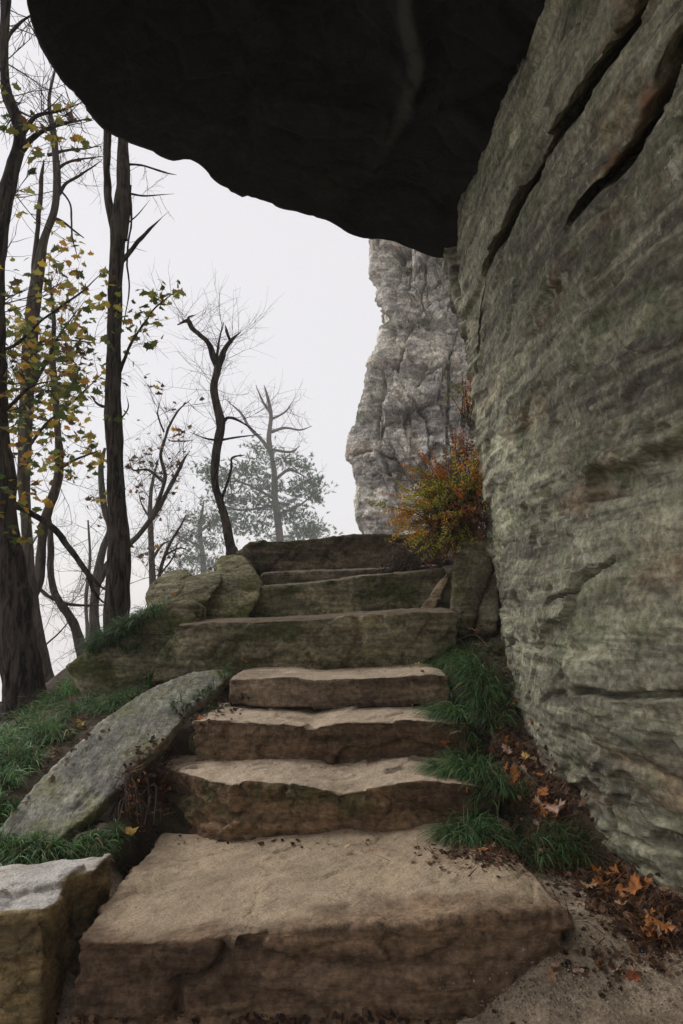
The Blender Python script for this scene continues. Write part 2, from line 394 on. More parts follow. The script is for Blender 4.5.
d += .018 * np.sign(s1) * np.abs(s1) ** .35 * reg + .010 * np.sign(s2) * np.abs(s2) ** .4 * reg2 + .004 * s3
up_ = 1 - .65 * sstep(1.75, 2.3, V[:, 2])
w2 = V + .05 * np.stack([fbm(V * 2.5, 3, 14), fbm(V * 2.5, 3, 15), fbm(V * 2.5, 3, 16)], 1)
fc, eg = facet(w2 * np.array([2.2, 2.2, 5.]), 41, 1.); d += .022 * fc * (.4 + .6 * up_) - .010 * np.exp(-(eg / .035) ** 2) * reg
fc, eg = facet(w2 * np.array([6., 6., 15.]), 45, 1.); d += .011 * fc * sstep(-.3, .3, fbm(V * 1.5, 2, 43)) * up_
fc, eg = facet(w2 * np.array([17., 17., 36.]), 51, 1.); d += .0045 * fc * up_
d += .004 * fbm(V * 30, 3, 52)
d -= .03 * up_ * sstep(.62, .8, fbm(V * np.array([4, 4, 7.]), 2, 61) + .35)
SLOT = np.zeros_like(V)
def wl(*pts): return [wall_hit(*p) for p in pts]
jit = .02 * np.stack([fbm(V * 9, 3, 71), fbm(V * 9, 3, 72), fbm(V * 9, 3, 73)], 1)
for line, wid, dep in [
    (wl((660, -40), (640, 20), (610, 70), (585, 108), (556, 143), (540, 170), (520, 205), (502, 240), (490, 268), (481, 300), (476, 335), (474, 372)), .021, .42),
    (wl((553, 143), (545, 150), (530, 180)), .05, .03),
    (wl((700, 10), (672, 55), (655, 95), (640, 120), (625, 150), (605, 182), (588, 205), (572, 225)), .026, .42),
    (wl((683, 60), (655, 105), (630, 150), (605, 190)), .06, .02),
    (wl((530, 320), (545, 300), (560, 285)), .02, .03),
    (wl((590, 484), (620, 478), (655, 462), (700, 440)), .06, .08),
    (wl((548, 602), (570, 592), (600, 566), (612, 560)), .012, .08),
    (wl((580, 690), (630, 696), (700, 692)), .012, .07),
    (wl((590, 780), (605, 800), (612, 830)), .02, .03),
    (wl((505, 640), (540, 648), (590, 655)), .02, .015),
]:
    ds = polydist(V + jit * (.8 if wid > .02 else .5), line)
    if dep > .4: SLOT += (dep * np.exp(-(ds / wid) ** 8))[:, None] * np.array([.62, .22, .75]); continue
    d -= dep * np.exp(-(ds / wid) ** 10)
# the block above the long crack stands proud, the band below it is cut back
cl = wl((660, -40), (610, 70), (556, 143), (520, 205), (490, 268)); 
cY = np.array([c[1] for c in cl])[::1]; cZ = np.array([c[2] for c in cl])
o_ = np.argsort(cY); zc = np.interp(V[:, 1], cY[o_], cZ[o_])
d += .035 * sstep(-.006, .006, V[:, 2] - zc) * sstep(1.6, 2.2, V[:, 1])
orange = np.exp(-(polydist(V + jit * 3, wl((650, 95), (620, 145), (597, 180), (575, 212))) / .035) ** 2) * sstep(-.4, .3, fbm(V * 12, 3, 77))
V = V + N * d[:, None] + SLOT
# close the back
nV = len(V)
ringi = np.concatenate([np.arange(w_) + (h_ - 1) * w_])
topv = V[ringi].copy(); 
Vb = [(3.9, 5.3, -.4), (3.9, 5.3, 4.6), (3.9, -3., -.4), (3.9, -3., 4.6)]
V = np.vstack([V, Vb])
WF = WQ.tolist()
WF.append([w_ - 1 + i * w_ for i in range(h_)] + [nV + 1, nV]); WF.append([i * w_ for i in range(h_)][::-1] + [nV + 2, nV + 3])
WF.append([nV, nV + 1, nV + 3, nV + 2]); WF.append([(h_ - 1) * w_ + i for i in range(w_)] + [nV + 1, nV + 3])
t_ = M['wall'].node_tree
wroot = root('rock_wall', (1.2, 2.5, 0), 'huge streaked grey-green rock wall rising along the right side of the steps', 'rock wall')
wl_o = thing('rock_face', V, WF, M['wall'], parent=wroot, solid=False); SOLID.append((V, WQ))
setattr_f(wl_o, 'rust', np.concatenate([orange, np.zeros(4)]))
def add_rust(m):
    nt = m.node_tree; b = [n for n in nt.nodes if n.type == 'BSDF_PRINCIPLED'][0]; l = b.inputs['Base Color'].links[0].from_socket
    a = nt.nodes.new('ShaderNodeAttribute'); a.attribute_name = 'rust'
    mx = nt.nodes.new('ShaderNodeMix'); mx.data_type = 'RGBA'; mu = nt.nodes.new('ShaderNodeMath'); mu.operation = 'MULTIPLY'; mu.inputs[1].default_value = .7
    nt.links.new(a.outputs['Fac'], mu.inputs[0]); nt.links.new(mu.outputs[0], mx.inputs[0]); nt.links.new(l, mx.inputs[6]); mx.inputs[7].default_value = (.22, .10, .05, 1)
    nt.links.new(mx.outputs[2], b.inputs['Base Color'])
add_rust(M['wall'])
# wedge of the wall beyond the crack
hp = [P(*a) for a in [(440, 235, 5.2), (446, 262, 5.25), (455, 285, 5.3), (462, 320, 5.3), (468, 355, 5.3), (474, 385, 5.3), (482, 372, 5.15), (482, 300, 5.12), (492, 250, 5.1), (500, 200, 5.1),
                      (470, 250, 5.12), (440, 235, 6.2), (500, 235, 6.2), (480, 385, 6.), (560, 300, 6.), (560, 200, 6.2)]]
a, b = remesh(*hull(hp), .018); a = rockify(a, b, .02, 3, .03, 5, .008, 14, .004, 2, 81)
thing('corner_block', a, b, M['wall'], parent=wroot)

# ------------------------------------------------------------------ overhang
CZ = 3.55
edge_px = [(22, 0), (34, 40), (60, 82), (85, 112), (103, 132), (128, 146), (150, 155), (172, 164), (190, 165), (200, 170), (218, 187), (255, 203), (298, 214), (330, 225), (350, 238), (372, 242), (395, 245), (420, 255), (440, 262), (452, 258)]
out = [PZ(a, b, CZ)[:2] for a, b in edge_px]
out = [np.array(a) for a in [(-1.28, 2.6)][:0]] + out
rest = [(1.2, 5.6), (2.2, 5.9), (3.6, 5.6), (4.4, 4.), (4.4, 0), (3.6, -2.2), (2, -2.2), (.6, -1.7), (-.5, -1.0), (-1.15, 0), (-1.45, 1.2), (-1.45, 2.2)]
# a proud rib further along the lip
outl = np.array([tuple(p) for p in out] + rest)
Cn = np.array([.6, 2.0])
ang = np.unwrap(np.arctan2(outl[:, 1] - Cn[1], outl[:, 0] - Cn[0]))
if ang[-1] < ang[0]: outl = outl[::-1]; ang = np.unwrap(np.arctan2(outl[:, 1] - Cn[1], outl[:, 0] - Cn[0]))
rad = np.linalg.norm(outl - Cn, axis=1)
NA = 640
th = np.linspace(ang[0], ang[0] + 2 * math.pi, NA, endpoint=False)
R_ = np.interp(th, np.append(ang, ang[0] + 2 * math.pi), np.append(rad, rad[0]))
prof = [(s, 0) for s in np.linspace(.02, .99, 150)]      # (fraction of radius, rise)
rows = []
for s, _ in prof:
    r = R_ * s; x = Cn[0] + r * np.cos(th); y = Cn[1] + r * np.sin(th)
    lift = .30 * (1 - s ** 3) * (.15 + .85 * sstep(1.2, -.6, x))
    rows.append(np.stack([x, y, CZ + lift], 1))
for k, (ds, dz) in enumerate([(0, .01), (.0, .035), (-.01, .07), (-.02, .12), (-.03, .18), (-.04, .26), (-.05, .36), (-.06, .5), (-.08, .7), (-.1, .95), (-.14, 1.3), (-.2, 1.7), (-.35, 2.1), (-.7, 2.4), (-1.4, 2.55)]):
    r = R_ + ds; rows.append(np.stack([Cn[0] + r * np.cos(th), Cn[1] + r * np.sin(th), np.full(NA, CZ + dz)], 1))
V = np.concatenate(rows); nr = len(rows)
c0 = len(V); V = np.vstack([V, [[*Cn, CZ + .25], [*Cn, CZ + 2.6]]])
a_ = np.arange(NA); b_ = (a_ + 1) % NA
OQ = np.concatenate([np.stack([a_ + k * NA, a_ + (k + 1) * NA, b_ + (k + 1) * NA, b_ + k * NA], 1) for k in range(nr - 1)])
N = normals(V, OQ); 
if N[NA * 20:NA * 100, 2].mean() > 0: N = -N; OQ = OQ[:, ::-1].copy()
d = .07 * fbm(V * .9, 3, 91) + .03 * fbm(V * 3, 3, 92); f1, f2, cv, _ = cells(V * 1.3 + .2 * fbm(V * 2, 2, 95)[:, None], 93)
edge_w = np.concatenate([np.full(NA, min(1, max(0.12, (1 - s) * 5))) for s, _ in prof] + [np.full(NA, .25)] * 15 + [[1, 1]])
d += .10 * (cv - .5) ; f1, f2, cv, _ = cells(V * 4, 94); d += .03 * (cv - .5) - .015 * np.exp(-((f2 - f1) / .1) ** 2)
d = d * edge_w + .008 * fbm(V * 7, 3, 96)
vein = polydist(V, [PZ(*a, CZ + .15) for a in [(405, -60), (408, 0), (420, 50), (408, 100), (388, 135), (372, 172), (380, 190)]])
vein2 = polydist(V, [PZ(*a, CZ + .15) for a in [(410, 95), (425, 125), (448, 160), (462, 190), (462, 215)]])
d += .05 * np.exp(-(vein / .07) ** 4) + .04 * np.exp(-(vein2 / .03) ** 2)
V = V + N * d[:, None]
OF = OQ.tolist() + [[int(b), int(a), c0] for a, b in zip(a_, b_)] + [[int(a) + (nr - 1) * NA, int(b) + (nr - 1) * NA, c0 + 1] for a, b in zip(a_, b_)]
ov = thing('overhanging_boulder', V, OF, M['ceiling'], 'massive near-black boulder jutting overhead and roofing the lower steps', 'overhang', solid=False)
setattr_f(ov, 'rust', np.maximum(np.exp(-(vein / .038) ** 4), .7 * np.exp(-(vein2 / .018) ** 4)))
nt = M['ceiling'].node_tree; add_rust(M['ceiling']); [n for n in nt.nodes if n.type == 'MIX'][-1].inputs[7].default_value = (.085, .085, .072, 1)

# ------------------------------------------------------------------ far cliff
D = 18.
sil = [(140, 366), (200, 369), (245, 372), (262, 373), (272, 371), (280, 379), (300, 383), (318, 386), (326, 379), (345, 376), (362, 368), (385, 362), (405, 356), (425, 351), (440, 347), (458, 346), (463, 352), (480, 356), (500, 356), (515, 358), (533, 364), (560, 372), (620, 380)]
zz = np.linspace(-.5, 13., 520)
silz = np.array([P(x, y, D)[2] for y, x in sil]); silx = np.array([P(x, y, D)[0] for y, x in sil]); so = np.argsort(silz)
xl = np.interp(zz, silz[so], silx[so]); 
u = np.concatenate([-np.linspace(3.5, .05, 25) ** 1.0, np.linspace(0, 3.4, 330), np.linspace(3.5, 9, 25)])
U_, ZZ = np.meshgrid(u, zz); XL = np.repeat(xl[:, None], len(u), 1)
Xc = np.where(U_ < 0, XL + .25 * (1 - np.exp(U_ * 1.5)) * -0 + .12 * -U_, XL + U_)
Yc = np.where(U_ < 0, D + -U_, D - .45 * (1 - np.exp(-np.maximum(U_, 0) * 3.5)) - .12 * U_)
V = np.stack([Xc, Yc, ZZ], -1).reshape(-1, 3)
h_, w_ = U_.shape; ii = (np.arange(h_ - 1)[:, None] * w_ + np.arange(w_ - 1)[None]).ravel()
CQ = np.stack([ii, ii + 1, ii + w_ + 1, ii + w_], 1); N = normals(V, CQ)
if N[:, 1].mean() > 0: N = -N; CQ = CQ[:, ::-1].copy()
w = V + .10 * np.stack([fbm(V * .8, 3, 101), fbm(V * .8, 3, 102), fbm(V * .8, 3, 103)], 1)
tilt = np.stack([w[:, 0] - .22 * w[:, 2], w[:, 1], w[:, 2] + .30 * w[:, 0]], 1)
d = .22 * fbm(V * .7, 3, 104)
for k, (f, am) in enumerate([((.9, .9, .38), .50), ((2.0, 2.0, 1.1), .26), ((4.6, 4.6, 3.4), .11), ((10, 10, 9), .05), ((22, 22, 24), .02)]):
    fc, eg = facet(tilt * np.array(f), 110 + k, 1.1); d += am * (fc * .8 - (.2 if k == 0 else 0) * np.exp(-(eg / .03) ** 2))
d += .03 * fbm(V * 6, 4, 120)
jc = .12 * np.stack([fbm(V * 2, 3, 131), fbm(V * 2, 3, 132) * 0, fbm(V * 2, 3, 133)], 1); VV = (V + jc) * np.array([1, 0, 1])
for pl, wd, dp in [(((398, 245), (390, 285), (386, 332)), .10, .35), (((392, 322), (383, 338), (378, 380), (374, 430)), .12, .3), (((447, 350), (447, 400), (443, 455)), .05, .25), 
                   (((462, 290), (440, 300), (415, 322), (400, 345)), .07, .3), (((455, 270), (430, 290), (410, 300)), .06, .25), (((420, 385), (440, 372), (448, 365)), .06, .25), (((384, 420), (380, 450), (386, 480)), .10, .3),
                   (((352, 455), (372, 450), (395, 460)), .05, .2), (((375, 480), (400, 470), (430, 480)), .05, .2), (((410, 400), (425, 425), (430, 470)), .05, .2), (((365, 400), (385, 392), (400, 398)), .05, .2), (((425, 255), (420, 290), (425, 330)), .05, .2)]:
    ln = [P(x, y, D - .35) * np.array([1, 0, 1]) for x, y in pl]; d -= dp * np.exp(-(polydist(VV, ln) / (wd * .6)) ** 4)
vl = sstep(.0, .35, U_.ravel())
V = V + N * (d * (.25 + .75 * vl))[:, None]
thing('rock_pinnacle', V, CQ, M['cliff'], 'tall pale grey cliff with jagged edge standing beyond the top step', 'cliff', solid=False)

# ------------------------------------------------------------------ steps
def step(i, top, bot, back, label, extra=None, vox=.011, cracks=(), capz=None, mat=None, **k):
    """top / bot: (px,py,depth) along the front edge; back: depth of the buried rear edge"""
    n = 15
    def res(L):
        L = [P(*a) for a in L]; t = [a[0] for a in L]; A = np.array(L); u = np.linspace(0, 1, n)
        tt = np.linspace(0, 1, len(L)); s = (A[:, 0] - A[0, 0]) / (A[-1, 0] - A[0, 0])
        return np.stack([np.interp(u, s, A[:, c]) for c in range(3)], 1)
    T = res(top); B = res(bot); V = []; Fc = []
    for j in range(n):
        bt = T[j].copy(); bt[1] = back; bt[0] = T[j][0] * .97 + (T[n // 2][0]) * .03
        tz = capz if capz is not None else T[j][2] + .012
        bt[2] = tz
        md = T[j] * .62 + bt * .38; md[2] = tz * .95 + T[j][2] * .05
        if extra: md = np.array([T[j][0], T[j][1] + extra[0], T[j][2] + extra[1]]); bt[2] = md[2] + .005
        bb = bt.copy(); bb[2] = B[j][2] - .06
        fb = B[j].copy(); fb[2] -= .05
        V += [fb, T[j], md, bt, bb]
    for j in range(n - 1):
        for c in range(5):
            a, b = j * 5 + c, j * 5 + (c + 1) % 5
            Fc.append([a, b, b + 5, a + 5])
    Fc.append([0, 1, 2, 3, 4]); e = (n - 1) * 5; Fc.append([e + 4, e + 3, e + 2, e + 1, e])
    a, b = remesh(V, Fc, vox)
    kw = dict(amp=.012, freq=2.6, chip=.018, cfreq=5, strata=.004, sfreq=16, fine=.005, round_it=2, seed=i * 7, cracks=cracks); kw.update(k)
    a = rockify(a, b, **kw)
    if i == 1:
        global LASTUP
        LASTUP = LASTUP * (.69 + .31 * sstep(2.24, 2.46, a[:, 1] + .16 * fbm(a * 4, 3, 401) + .05 * fbm(a * 17, 3, 402)))
    return thing('stone_step', a, b, mat or STEPM[i], label, 'stone step', 'sandstone steps of the path')

cr1 = [([P(*a) for a in [(232, 925, 2.2), (226, 955, 2.2), (205, 975, 2.2), (180, 985, 2.2), (178, 1012, 2.2)]], .013, .06),
       ([P(*a) for a in [(80, 985, 2.2), (150, 978, 2.2)]], .006, .012), ([P(*a) for a in [(300, 960, 2.2), (400, 968, 2.2), (470, 950, 2.2)]], .011, .03),
       ([P(*a) for a in [(118, 916, 2.3), (140, 918, 2.28), (152, 905, 2.35)]], .009, .014)]
step(1, [(76, 941, 2.2), (139, 944, 2.2), (202, 941, 2.19), (242, 932, 2.2), (305, 928, 2.2), (337, 921, 2.2), (416, 925, 2.19), (440, 915, 2.2), (534, 908, 2.24), (562, 914, 2.27)],
     [(74, 1018, 2.2), (200, 1020, 2.2), (350, 1018, 2.2), (480, 1016, 2.2), (556, 1012, 2.24)], 3.15,
     'widest lowest step, tan with a cracked red-brown front edge', extra=(.36, .008), vox=.008, cracks=cr1, chip=.014, amp=.010, strata=.009, sfreq=24, round_it=2)
step(2, [(150, 765, 3.52), (185, 774, 3.28), (222, 784, 3.06), (263, 781, 3.06), (304, 785, 3.03), (345, 794, 3.0), (386, 785, 3.0), (422, 781, 3.02), (478, 785, 3.05), (500, 788, 3.1)],
     [(152, 806, 3.52), (185, 822, 3.28), (224, 843, 3.04), (300, 846, 3.02), (380, 846, 3.0), (478, 842, 3.03), (500, 838, 3.1)], 3.62,
     'second step from the bottom, thick wedge-ended block with sandy tread', vox=.009, chip=.024, amp=.014, cracks=[([P(*a) for a in [(340, 800, 3.0), (350, 835, 3.0)]], .010, .015)])
step(3, [(194, 723, 3.5), (212, 720, 3.48), (284, 724, 3.44), (309, 728, 3.42), (345, 721, 3.43), (417, 720, 3.43), (470, 722, 3.45)],
     [(196, 764, 3.5), (300, 766, 3.44), (470, 766, 3.45)], 4.05, 'third step from the bottom, rough rounded brown block with sandy tread', chip=.022, amp=.014)
step(4, [(229, 679, 3.82), (299, 676, 3.8), (314, 681, 3.78), (400, 676, 3.78), (436, 674, 3.78), (450, 676, 3.8)],
     [(231, 694, 3.82), (314, 697, 3.78), (450, 695, 3.8)], 4.45, 'thin pale slab step resting on a darker block, fourth from the bottom', chip=.01, amp=.012)
step(4, [(234, 697, 3.9), (320, 697, 3.87), (440, 696, 3.88)], [(234, 722, 3.9), (320, 722, 3.87), (440, 722, 3.88)], 4.4,
     'dark set-back block under the thin pale slab step', chip=.01, amp=.02, mat=STEPM[7], seed=33)
step(5, [(154, 663, 4.32), (164, 640, 4.32), (177, 624, 4.32), (222, 622, 4.28), (299, 620, 4.25), (355, 615, 4.25), (420, 612, 4.27), (459, 611, 4.3)],
     [(153, 672, 4.32), (207, 674, 4.3), (284, 668, 4.26), (345, 665, 4.25), (420, 660, 4.28), (459, 634, 4.3)], 5.1,
     'long olive-brown step jutting furthest left, fifth from the bottom', chip=.02, amp=.013, cracks=[([P(*a) for a in [(355, 612, 4.25), (362, 632, 4.25), (350, 664, 4.25)]], .02, .03)])
step(6, [(249, 586, 5.0), (300, 584, 4.98), (345, 579, 4.98), (360, 576, 4.98), (420, 571, 5.), (444, 569, 5.02)],
     [(246, 622, 5.0), (345, 620, 4.98), (444, 618, 5.02)], 5.5, 'mossy squared step with pale lichen at its right, sixth from the bottom', chip=.018, amp=.02)
step(7, [(262, 573, 5.28), (300, 571, 5.26), (360, 569, 5.26), (420, 566, 5.28), (440, 565, 5.3)],
     [(262, 588, 5.28), (360, 586, 5.26), (440, 584, 5.3)], 5.8, 'thin dark slab step just below the topmost step', chip=.01, amp=.008, mat=STEPM[7])
step(8, [(236, 553, 5.78), (243, 545, 5.76), (256, 541, 5.74), (299, 540, 5.7), (333, 537, 5.7), (345, 534, 5.7), (400, 534, 5.72), (445, 533, 5.75)],
     [(240, 575, 5.78), (300, 573, 5.72), (445, 570, 5.75)], 6.7, 'topmost dark brown step against the white sky', chip=.02, amp=.02, cracks=[([P(*a) for a in [(345, 534, 5.7), (330, 550, 5.7), (322, 570, 5.7)]], .02, .03)])

# ------------------------------------------------------------------ other rocks
def rock(name, front, depth_add, mat, label, cat='boulder', group=None, inset=.06, vox=.013, **k):
    c = np.mean([a[:2] for a in front], 0)
    pts = [P(*a) for a in front] + [P(a[0] + (c[0] - a[0]) * inset, a[1] + (c[1] - a[1]) * inset + 3, a[2] + depth_add) for a in front]
    a, b = remesh(*hull(pts), vox)
    kw = dict(amp=.014, freq=3., chip=.02, cfreq=4.5, strata=.004, sfreq=14, fine=.006, round_it=1); kw.update(k)
    a = rockify(a, b, **kw)
    return thing(name, a, b, mat, label, cat, group)
# leaning slab
A = P(215, 671, 4.0); B = P(0, 838, 2.72); C = P(92, 830, 2.82)
ol = [(192, 671), (222, 668), (233, 673), (218, 688), (190, 710), (164, 742), (143, 760), (129, 780), (97, 810), (73, 828), (50, 850), (-20, 862), (-30, 850), (0, 826), (30, 790), (62, 756), (95, 724), (130, 699), (160, 683)]
n_ = np.cross(B - A, C - A); n_ /= np.linalg.norm(n_); n_ *= np.sign(n_[2])
topo = [PPL(x, y, A, B, C) for x, y in ol]
m = len(topo); V = topo + [p - n_ * .055 for p in topo]
Fc = [list(range(m)), list(range(2 * m - 1, m - 1, -1))] + [[i, i + m, (i + 1) % m + m, (i + 1) % m] for i in range(m)]
a, b = remesh(V, Fc, .010)
a = rockify(a, b, .007, 2, .006, 3, .002, 14, .003, 1, 201, cracks=[([PPL(*q, A, B, C) + n_ * .01 for q in [(70, 815), (92, 792), (105, 786), (95, 802), (60, 822)]], .008, .014)])
thing('leaning_slab', a, b, M['slab'], 'long smooth grey slab lying aslant down the left side of the steps', 'stone slab')
# low block bottom left
zt = .375
tp = [PZ(-70, 872, zt), PZ(20, 866, zt), PZ(60, 858, zt), PZ(112, 853, zt), PZ(98, 868, zt), PZ(68, 882, zt), PZ(58, 900, zt), PZ(44, 909, zt), PZ(-70, 914, zt)]
V = tp + [np.array([p[0], p[1], -.15]) for p in tp]; m = len(tp)
Fc = [list(range(m)), list(range(2 * m - 1, m - 1, -1))] + [[i, i + m, (i + 1) % m + m, (i + 1) % m] for i in range(m)]
V = [np.array(v) for v in V]
led = [PZ(-70, 868, zt + .02), PZ(40, 864, zt + .02), PZ(84, 861, zt + .02), PZ(60, 880, zt + .02), PZ(20, 889, zt + .02), PZ(-70, 893, zt + .02)]
V2 = led + [np.array([p[0], p[1], .2]) for p in led]; m2 = len(led)
F2 = [list(range(m2)), list(range(2 * m2 - 1, m2 - 1, -1))] + [[i, i + m2, (i + 1) % m2 + m2, (i + 1) % m2] for i in range(m2)]
a, b = remesh(*join([(V, Fc), (V2, F2)]), .009)
a = rockify(a, b, .012, 4, .014, 6, .006, 30, .003, 2, 211, cracks=[([PZ(0, 905, zt), PZ(95, 900, zt)], .01, .01)])
thing('stone_block', a, b, M['block'], 'yellowish lichen-spotted block cut off by the lower left corner', 'stone block')
rock('boulder', [(67, 666, 4.38), (90, 649, 4.38), (118, 632, 4.40), (160, 607, 4.48), (190, 597, 4.56), (205, 606, 4.54), (203, 624, 4.55), (180, 650, 4.52), (158, 670, 4.50), (112, 697, 4.46), (90, 704, 4.46), (76, 682, 4.42)], .45, M['boulder'],
     'large pointed mossy boulder tilted above grass left of the long step', inset=.02, seed=221, chip=.016, cfreq=3, round_it=0, amp=.008)
rock('boulder', [(214, 575, 5.05), (222, 562, 5.2), (233, 556, 5.3), (243, 555, 5.25), (253, 567, 5.1), (263, 583, 5.02), (258, 600, 4.95), (247, 622, 4.9), (206, 624, 4.86), (201, 606, 4.88), (210, 592, 4.92)], .5, M['topboulder'],
     'angular olive boulder with a peaked top at the left end of the squared mossy step', seed=231, chip=.014, cfreq=3, round_it=0, amp=.006, vox=.011, inset=.02)
rock('boulder', [(186, 577, 5.0), (200, 574, 5.1), (219, 571, 5.15), (222, 581, 4.92), (207, 604, 4.78), (189, 606, 4.78), (184, 592, 4.82)], .4, M['topboulder'],
     'smaller squarish olive boulder against the left flank of the peaked one', seed=236, round_it=0, chip=.012, cfreq=5, vox=.011, inset=.02)
rock('boulder', [(148, 590, 5.5), (156, 577, 5.6), (172, 570, 5.65), (188, 570, 5.6), (196, 580, 5.4), (196, 625, 5.3), (145, 630, 5.3)], .4, M['boulder'], 'low rounded green boulder behind the pointed mossy one', seed=241, round_it=4)
rock('boulder', [(214, 564, 5.6), (222, 556, 5.7), (236, 553, 5.7), (242, 560, 5.6), (230, 572, 5.5), (216, 573, 5.5)], .3, M['topboulder'], 'small brown rock perched between olive boulder and topmost step', seed=251)
rock('upright_slab', [(460, 537, 4.95), (472, 530, 5.), (485, 528, 5.), (491, 552, 4.85), (492, 575, 4.8), (480, 605, 4.7), (467, 637, 4.6), (452, 632, 4.6), (451, 600, 4.7), (455, 560, 4.85)], .3, M['upright'],
     'tall upright tan and green slab wedged between steps and rock wall', 'stone slab', seed=261, chip=.012, vox=.011, inset=.0)
rock('upright_slab', [(484, 540, 5.1), (496, 552, 4.9), (500, 600, 4.7), (496, 632, 4.6), (474, 636, 4.6), (482, 600, 4.78)], .3, M['upright'], 'dark narrow slab squeezed between the upright slab and the wall', 'stone slab', seed=271, chip=.012, inset=.0)
rock('wedge_stone', [(447, 571, 4.92), (449, 578, 4.9), (436, 608, 4.85), (418, 611, 4.86), (430, 595, 4.88)], .1, rock_mat('pale_wedge_rock', (.26, .19, .12), (.34, .27, .18), (.14, .1, .07), moss_amt=.05, lich_amt=.2, sc=1.6),
     'small orange-tan wedge stone leaning on the right of the squared mossy step', 'stone', seed=281, chip=.006, amp=.006, vox=.008, inset=0)
rock('boulder', [(444, 574, 5.05), (456, 570, 5.1), (462, 580, 5.), (458, 612, 4.95), (440, 612, 4.97), (440, 580, 5.)], .3, M['boulder'], 'dark mossy stone behind the small orange-tan wedge stone', seed=291, chip=.01)
rock('boulder', [(190, 735, 3.6), (204, 724, 3.65), (232, 700, 3.85), (236, 722, 3.8), (210, 760, 3.7), (192, 755, 3.62)], .3, M['boulder'], 'dark stone in the gap between grey slab and second step', seed=301, chip=.015)

# ------------------------------------------------------------------ ground sheet
xs = axis(-60, 60, -.4, .026, 2.1); ys = axis(-60, 85, 3.9, .028, 2.2)
X, Y = np.meshgrid(xs, ys); q = np.stack([X.ravel(), Y.ravel()], 1)
z = gfun(q); p3 = np.stack([q[:, 0], q[:, 1], z], 1)
near = np.exp(-((q[:, 0] / 6) ** 2 + ((q[:, 1] - 3.5) / 6) ** 2))
z += near * (.035 * fbm(p3 * 3, 3, 4) + .018 * fbm(p3 * 12, 3, 5)) + (1 - near) * 1.2 * fbm(p3 * .12, 4, 6)
GV = np.stack([q[:, 0], q[:, 1], z], 1)
nx, ny = len(xs), len(ys)
# the soil lies under every stone that rests on it
_v = []; _f = []; _o = 0
for V_, F_ in SOLID[1:]:
    _v.append(np.asarray(V_)); _f += (np.asarray(F_) + _o).tolist(); _o += len(V_)
RB = BVHTree.FromPolygons(np.concatenate(_v).tolist(), _f)
top = np.full((ny, nx), 9.)
for j in range(ny):
    if not 1.9 < ys[j] < 7: continue
    for i in range(nx):
        if -2.2 < xs[i] < .9:
            h = RB.ray_cast(Vector((xs[i], ys[j], 2.2)), Vector((0, 0, -1)))
            if h[0] is not None: top[j, i] = h[0].z
lim = top - .09
j0 = np.searchsorted(ys, 2.75)
for _ in range(2):
    m_ = lim.copy(); keep_ = lim[:j0].copy(); m_[1:] = np.minimum(m_[1:], lim[:-1] + .035); m_[:-1] = np.minimum(m_[:-1], lim[1:] + .035); m_[:, 1:] = np.minimum(m_[:, 1:], lim[:, :-1] + .035); m_[:, :-1] = np.minimum(m_[:, :-1], lim[:, 1:] + .035); m_[:j0] = keep_; lim = m_
GV[:, 2] = np.minimum(GV[:, 2], lim.ravel())
GZ = GV[:, 2].reshape(ny, nx)
def gz(x, y): return GZ[min(ny - 1, np.searchsorted(ys, y)), min(nx - 1, np.searchsorted(xs, x))]
ii = (np.arange(ny - 1)[:, None] * nx + np.arange(nx - 1)[None]).ravel()
GQ = np.stack([ii, ii + 1, ii + nx + 1, ii + nx], 1)
t = NT('woodland_soil')
sd = t.attr('sand')
c1 = t.mix(t.ramp(t.noise(6, 6, .7), .35, .65), (.045, .032, .022), (.10, .072, .05))
c1 = t.mix(t.math('MULTIPLY', t.ramp(t.noise(2.5, 5, .65), .5, .62), .5), c1, (.05, .06, .02))
c2 = t.mix(t.ramp(t.noise(7, 6, .7), .35, .62), (.24, .185, .13), (.50, .40, .29))
c2 = t.mix(t.math('MULTIPLY', t.ramp(t.noise(22, 5, .7, None, .6), .58, .68), .7), c2, (.06, .045, .035))
c2 = t.mix(1, c2, t.mix(t.ramp(t.noise(120, 4, .75), .3, .7), (.6, .6, .6), (1.35, 1.35, 1.35)), 'MULTIPLY')
t.put(t.b.inputs['Base Color'], t.mix(t.ramp(t.math('ADD', sd, t.math('MULTIPLY', t.math('SUBTRACT', t.noise(9, 5, .7), .5), .9)), .35, .65), c1, c2))
t.b.inputs['Roughness'].default_value = .95
bb = t.bump(t.noise(14, 7, .75), .8, .03); bb = t.bump(t.noise(90, 5, .8), .7, .006, bb)
t.put(t.b.inputs['Normal'], bb); M['soil'] = t.m
ground = thing('ground', GV, GQ, M['soil'], kind='structure')
ground['label'] = 'brown soil and pale trodden sand around the stone steps'
sand = sstep(3.0, 2.45, GV[:, 1]) * sstep(-1.3, -.8, GV[:, 0]) * (1 - sstep(.0, .25, GV[:, 2] - .22))
setattr_f(ground, 'sand', sand)

# ------------------------------------------------------------------ raycaster onto what is built
vv = []; tt = []; off = 0
for V, Fc in SOLID:
    V = np.asarray(V); vv.append(V); Fq = np.asarray(Fc)
    tt.append(Fq + off); off += len(V)
BV = BVHTree.FromPolygons(np.concatenate(vv).tolist(), [t for q in tt for t in q.tolist()])
def hit(px, py):
    r = ray(px, py); loc, nor, idx, dist = BV.ray_cast(Vector((0, 0, EYE)), Vector(r))
    if loc is None: return None, None
    if nor.dot(Vector(r)) > 0: nor = -nor
    return np.array(loc), np.array(nor)
def drop(x, y, z0=3.4):
    loc, nor, idx, dist = BV.ray_cast(Vector((x, y, z0)), Vector((0, 0, -1)))
    if loc is None: return None, None
    if nor.z < 0: nor = -nor
    return np.array(loc), np.array(nor)

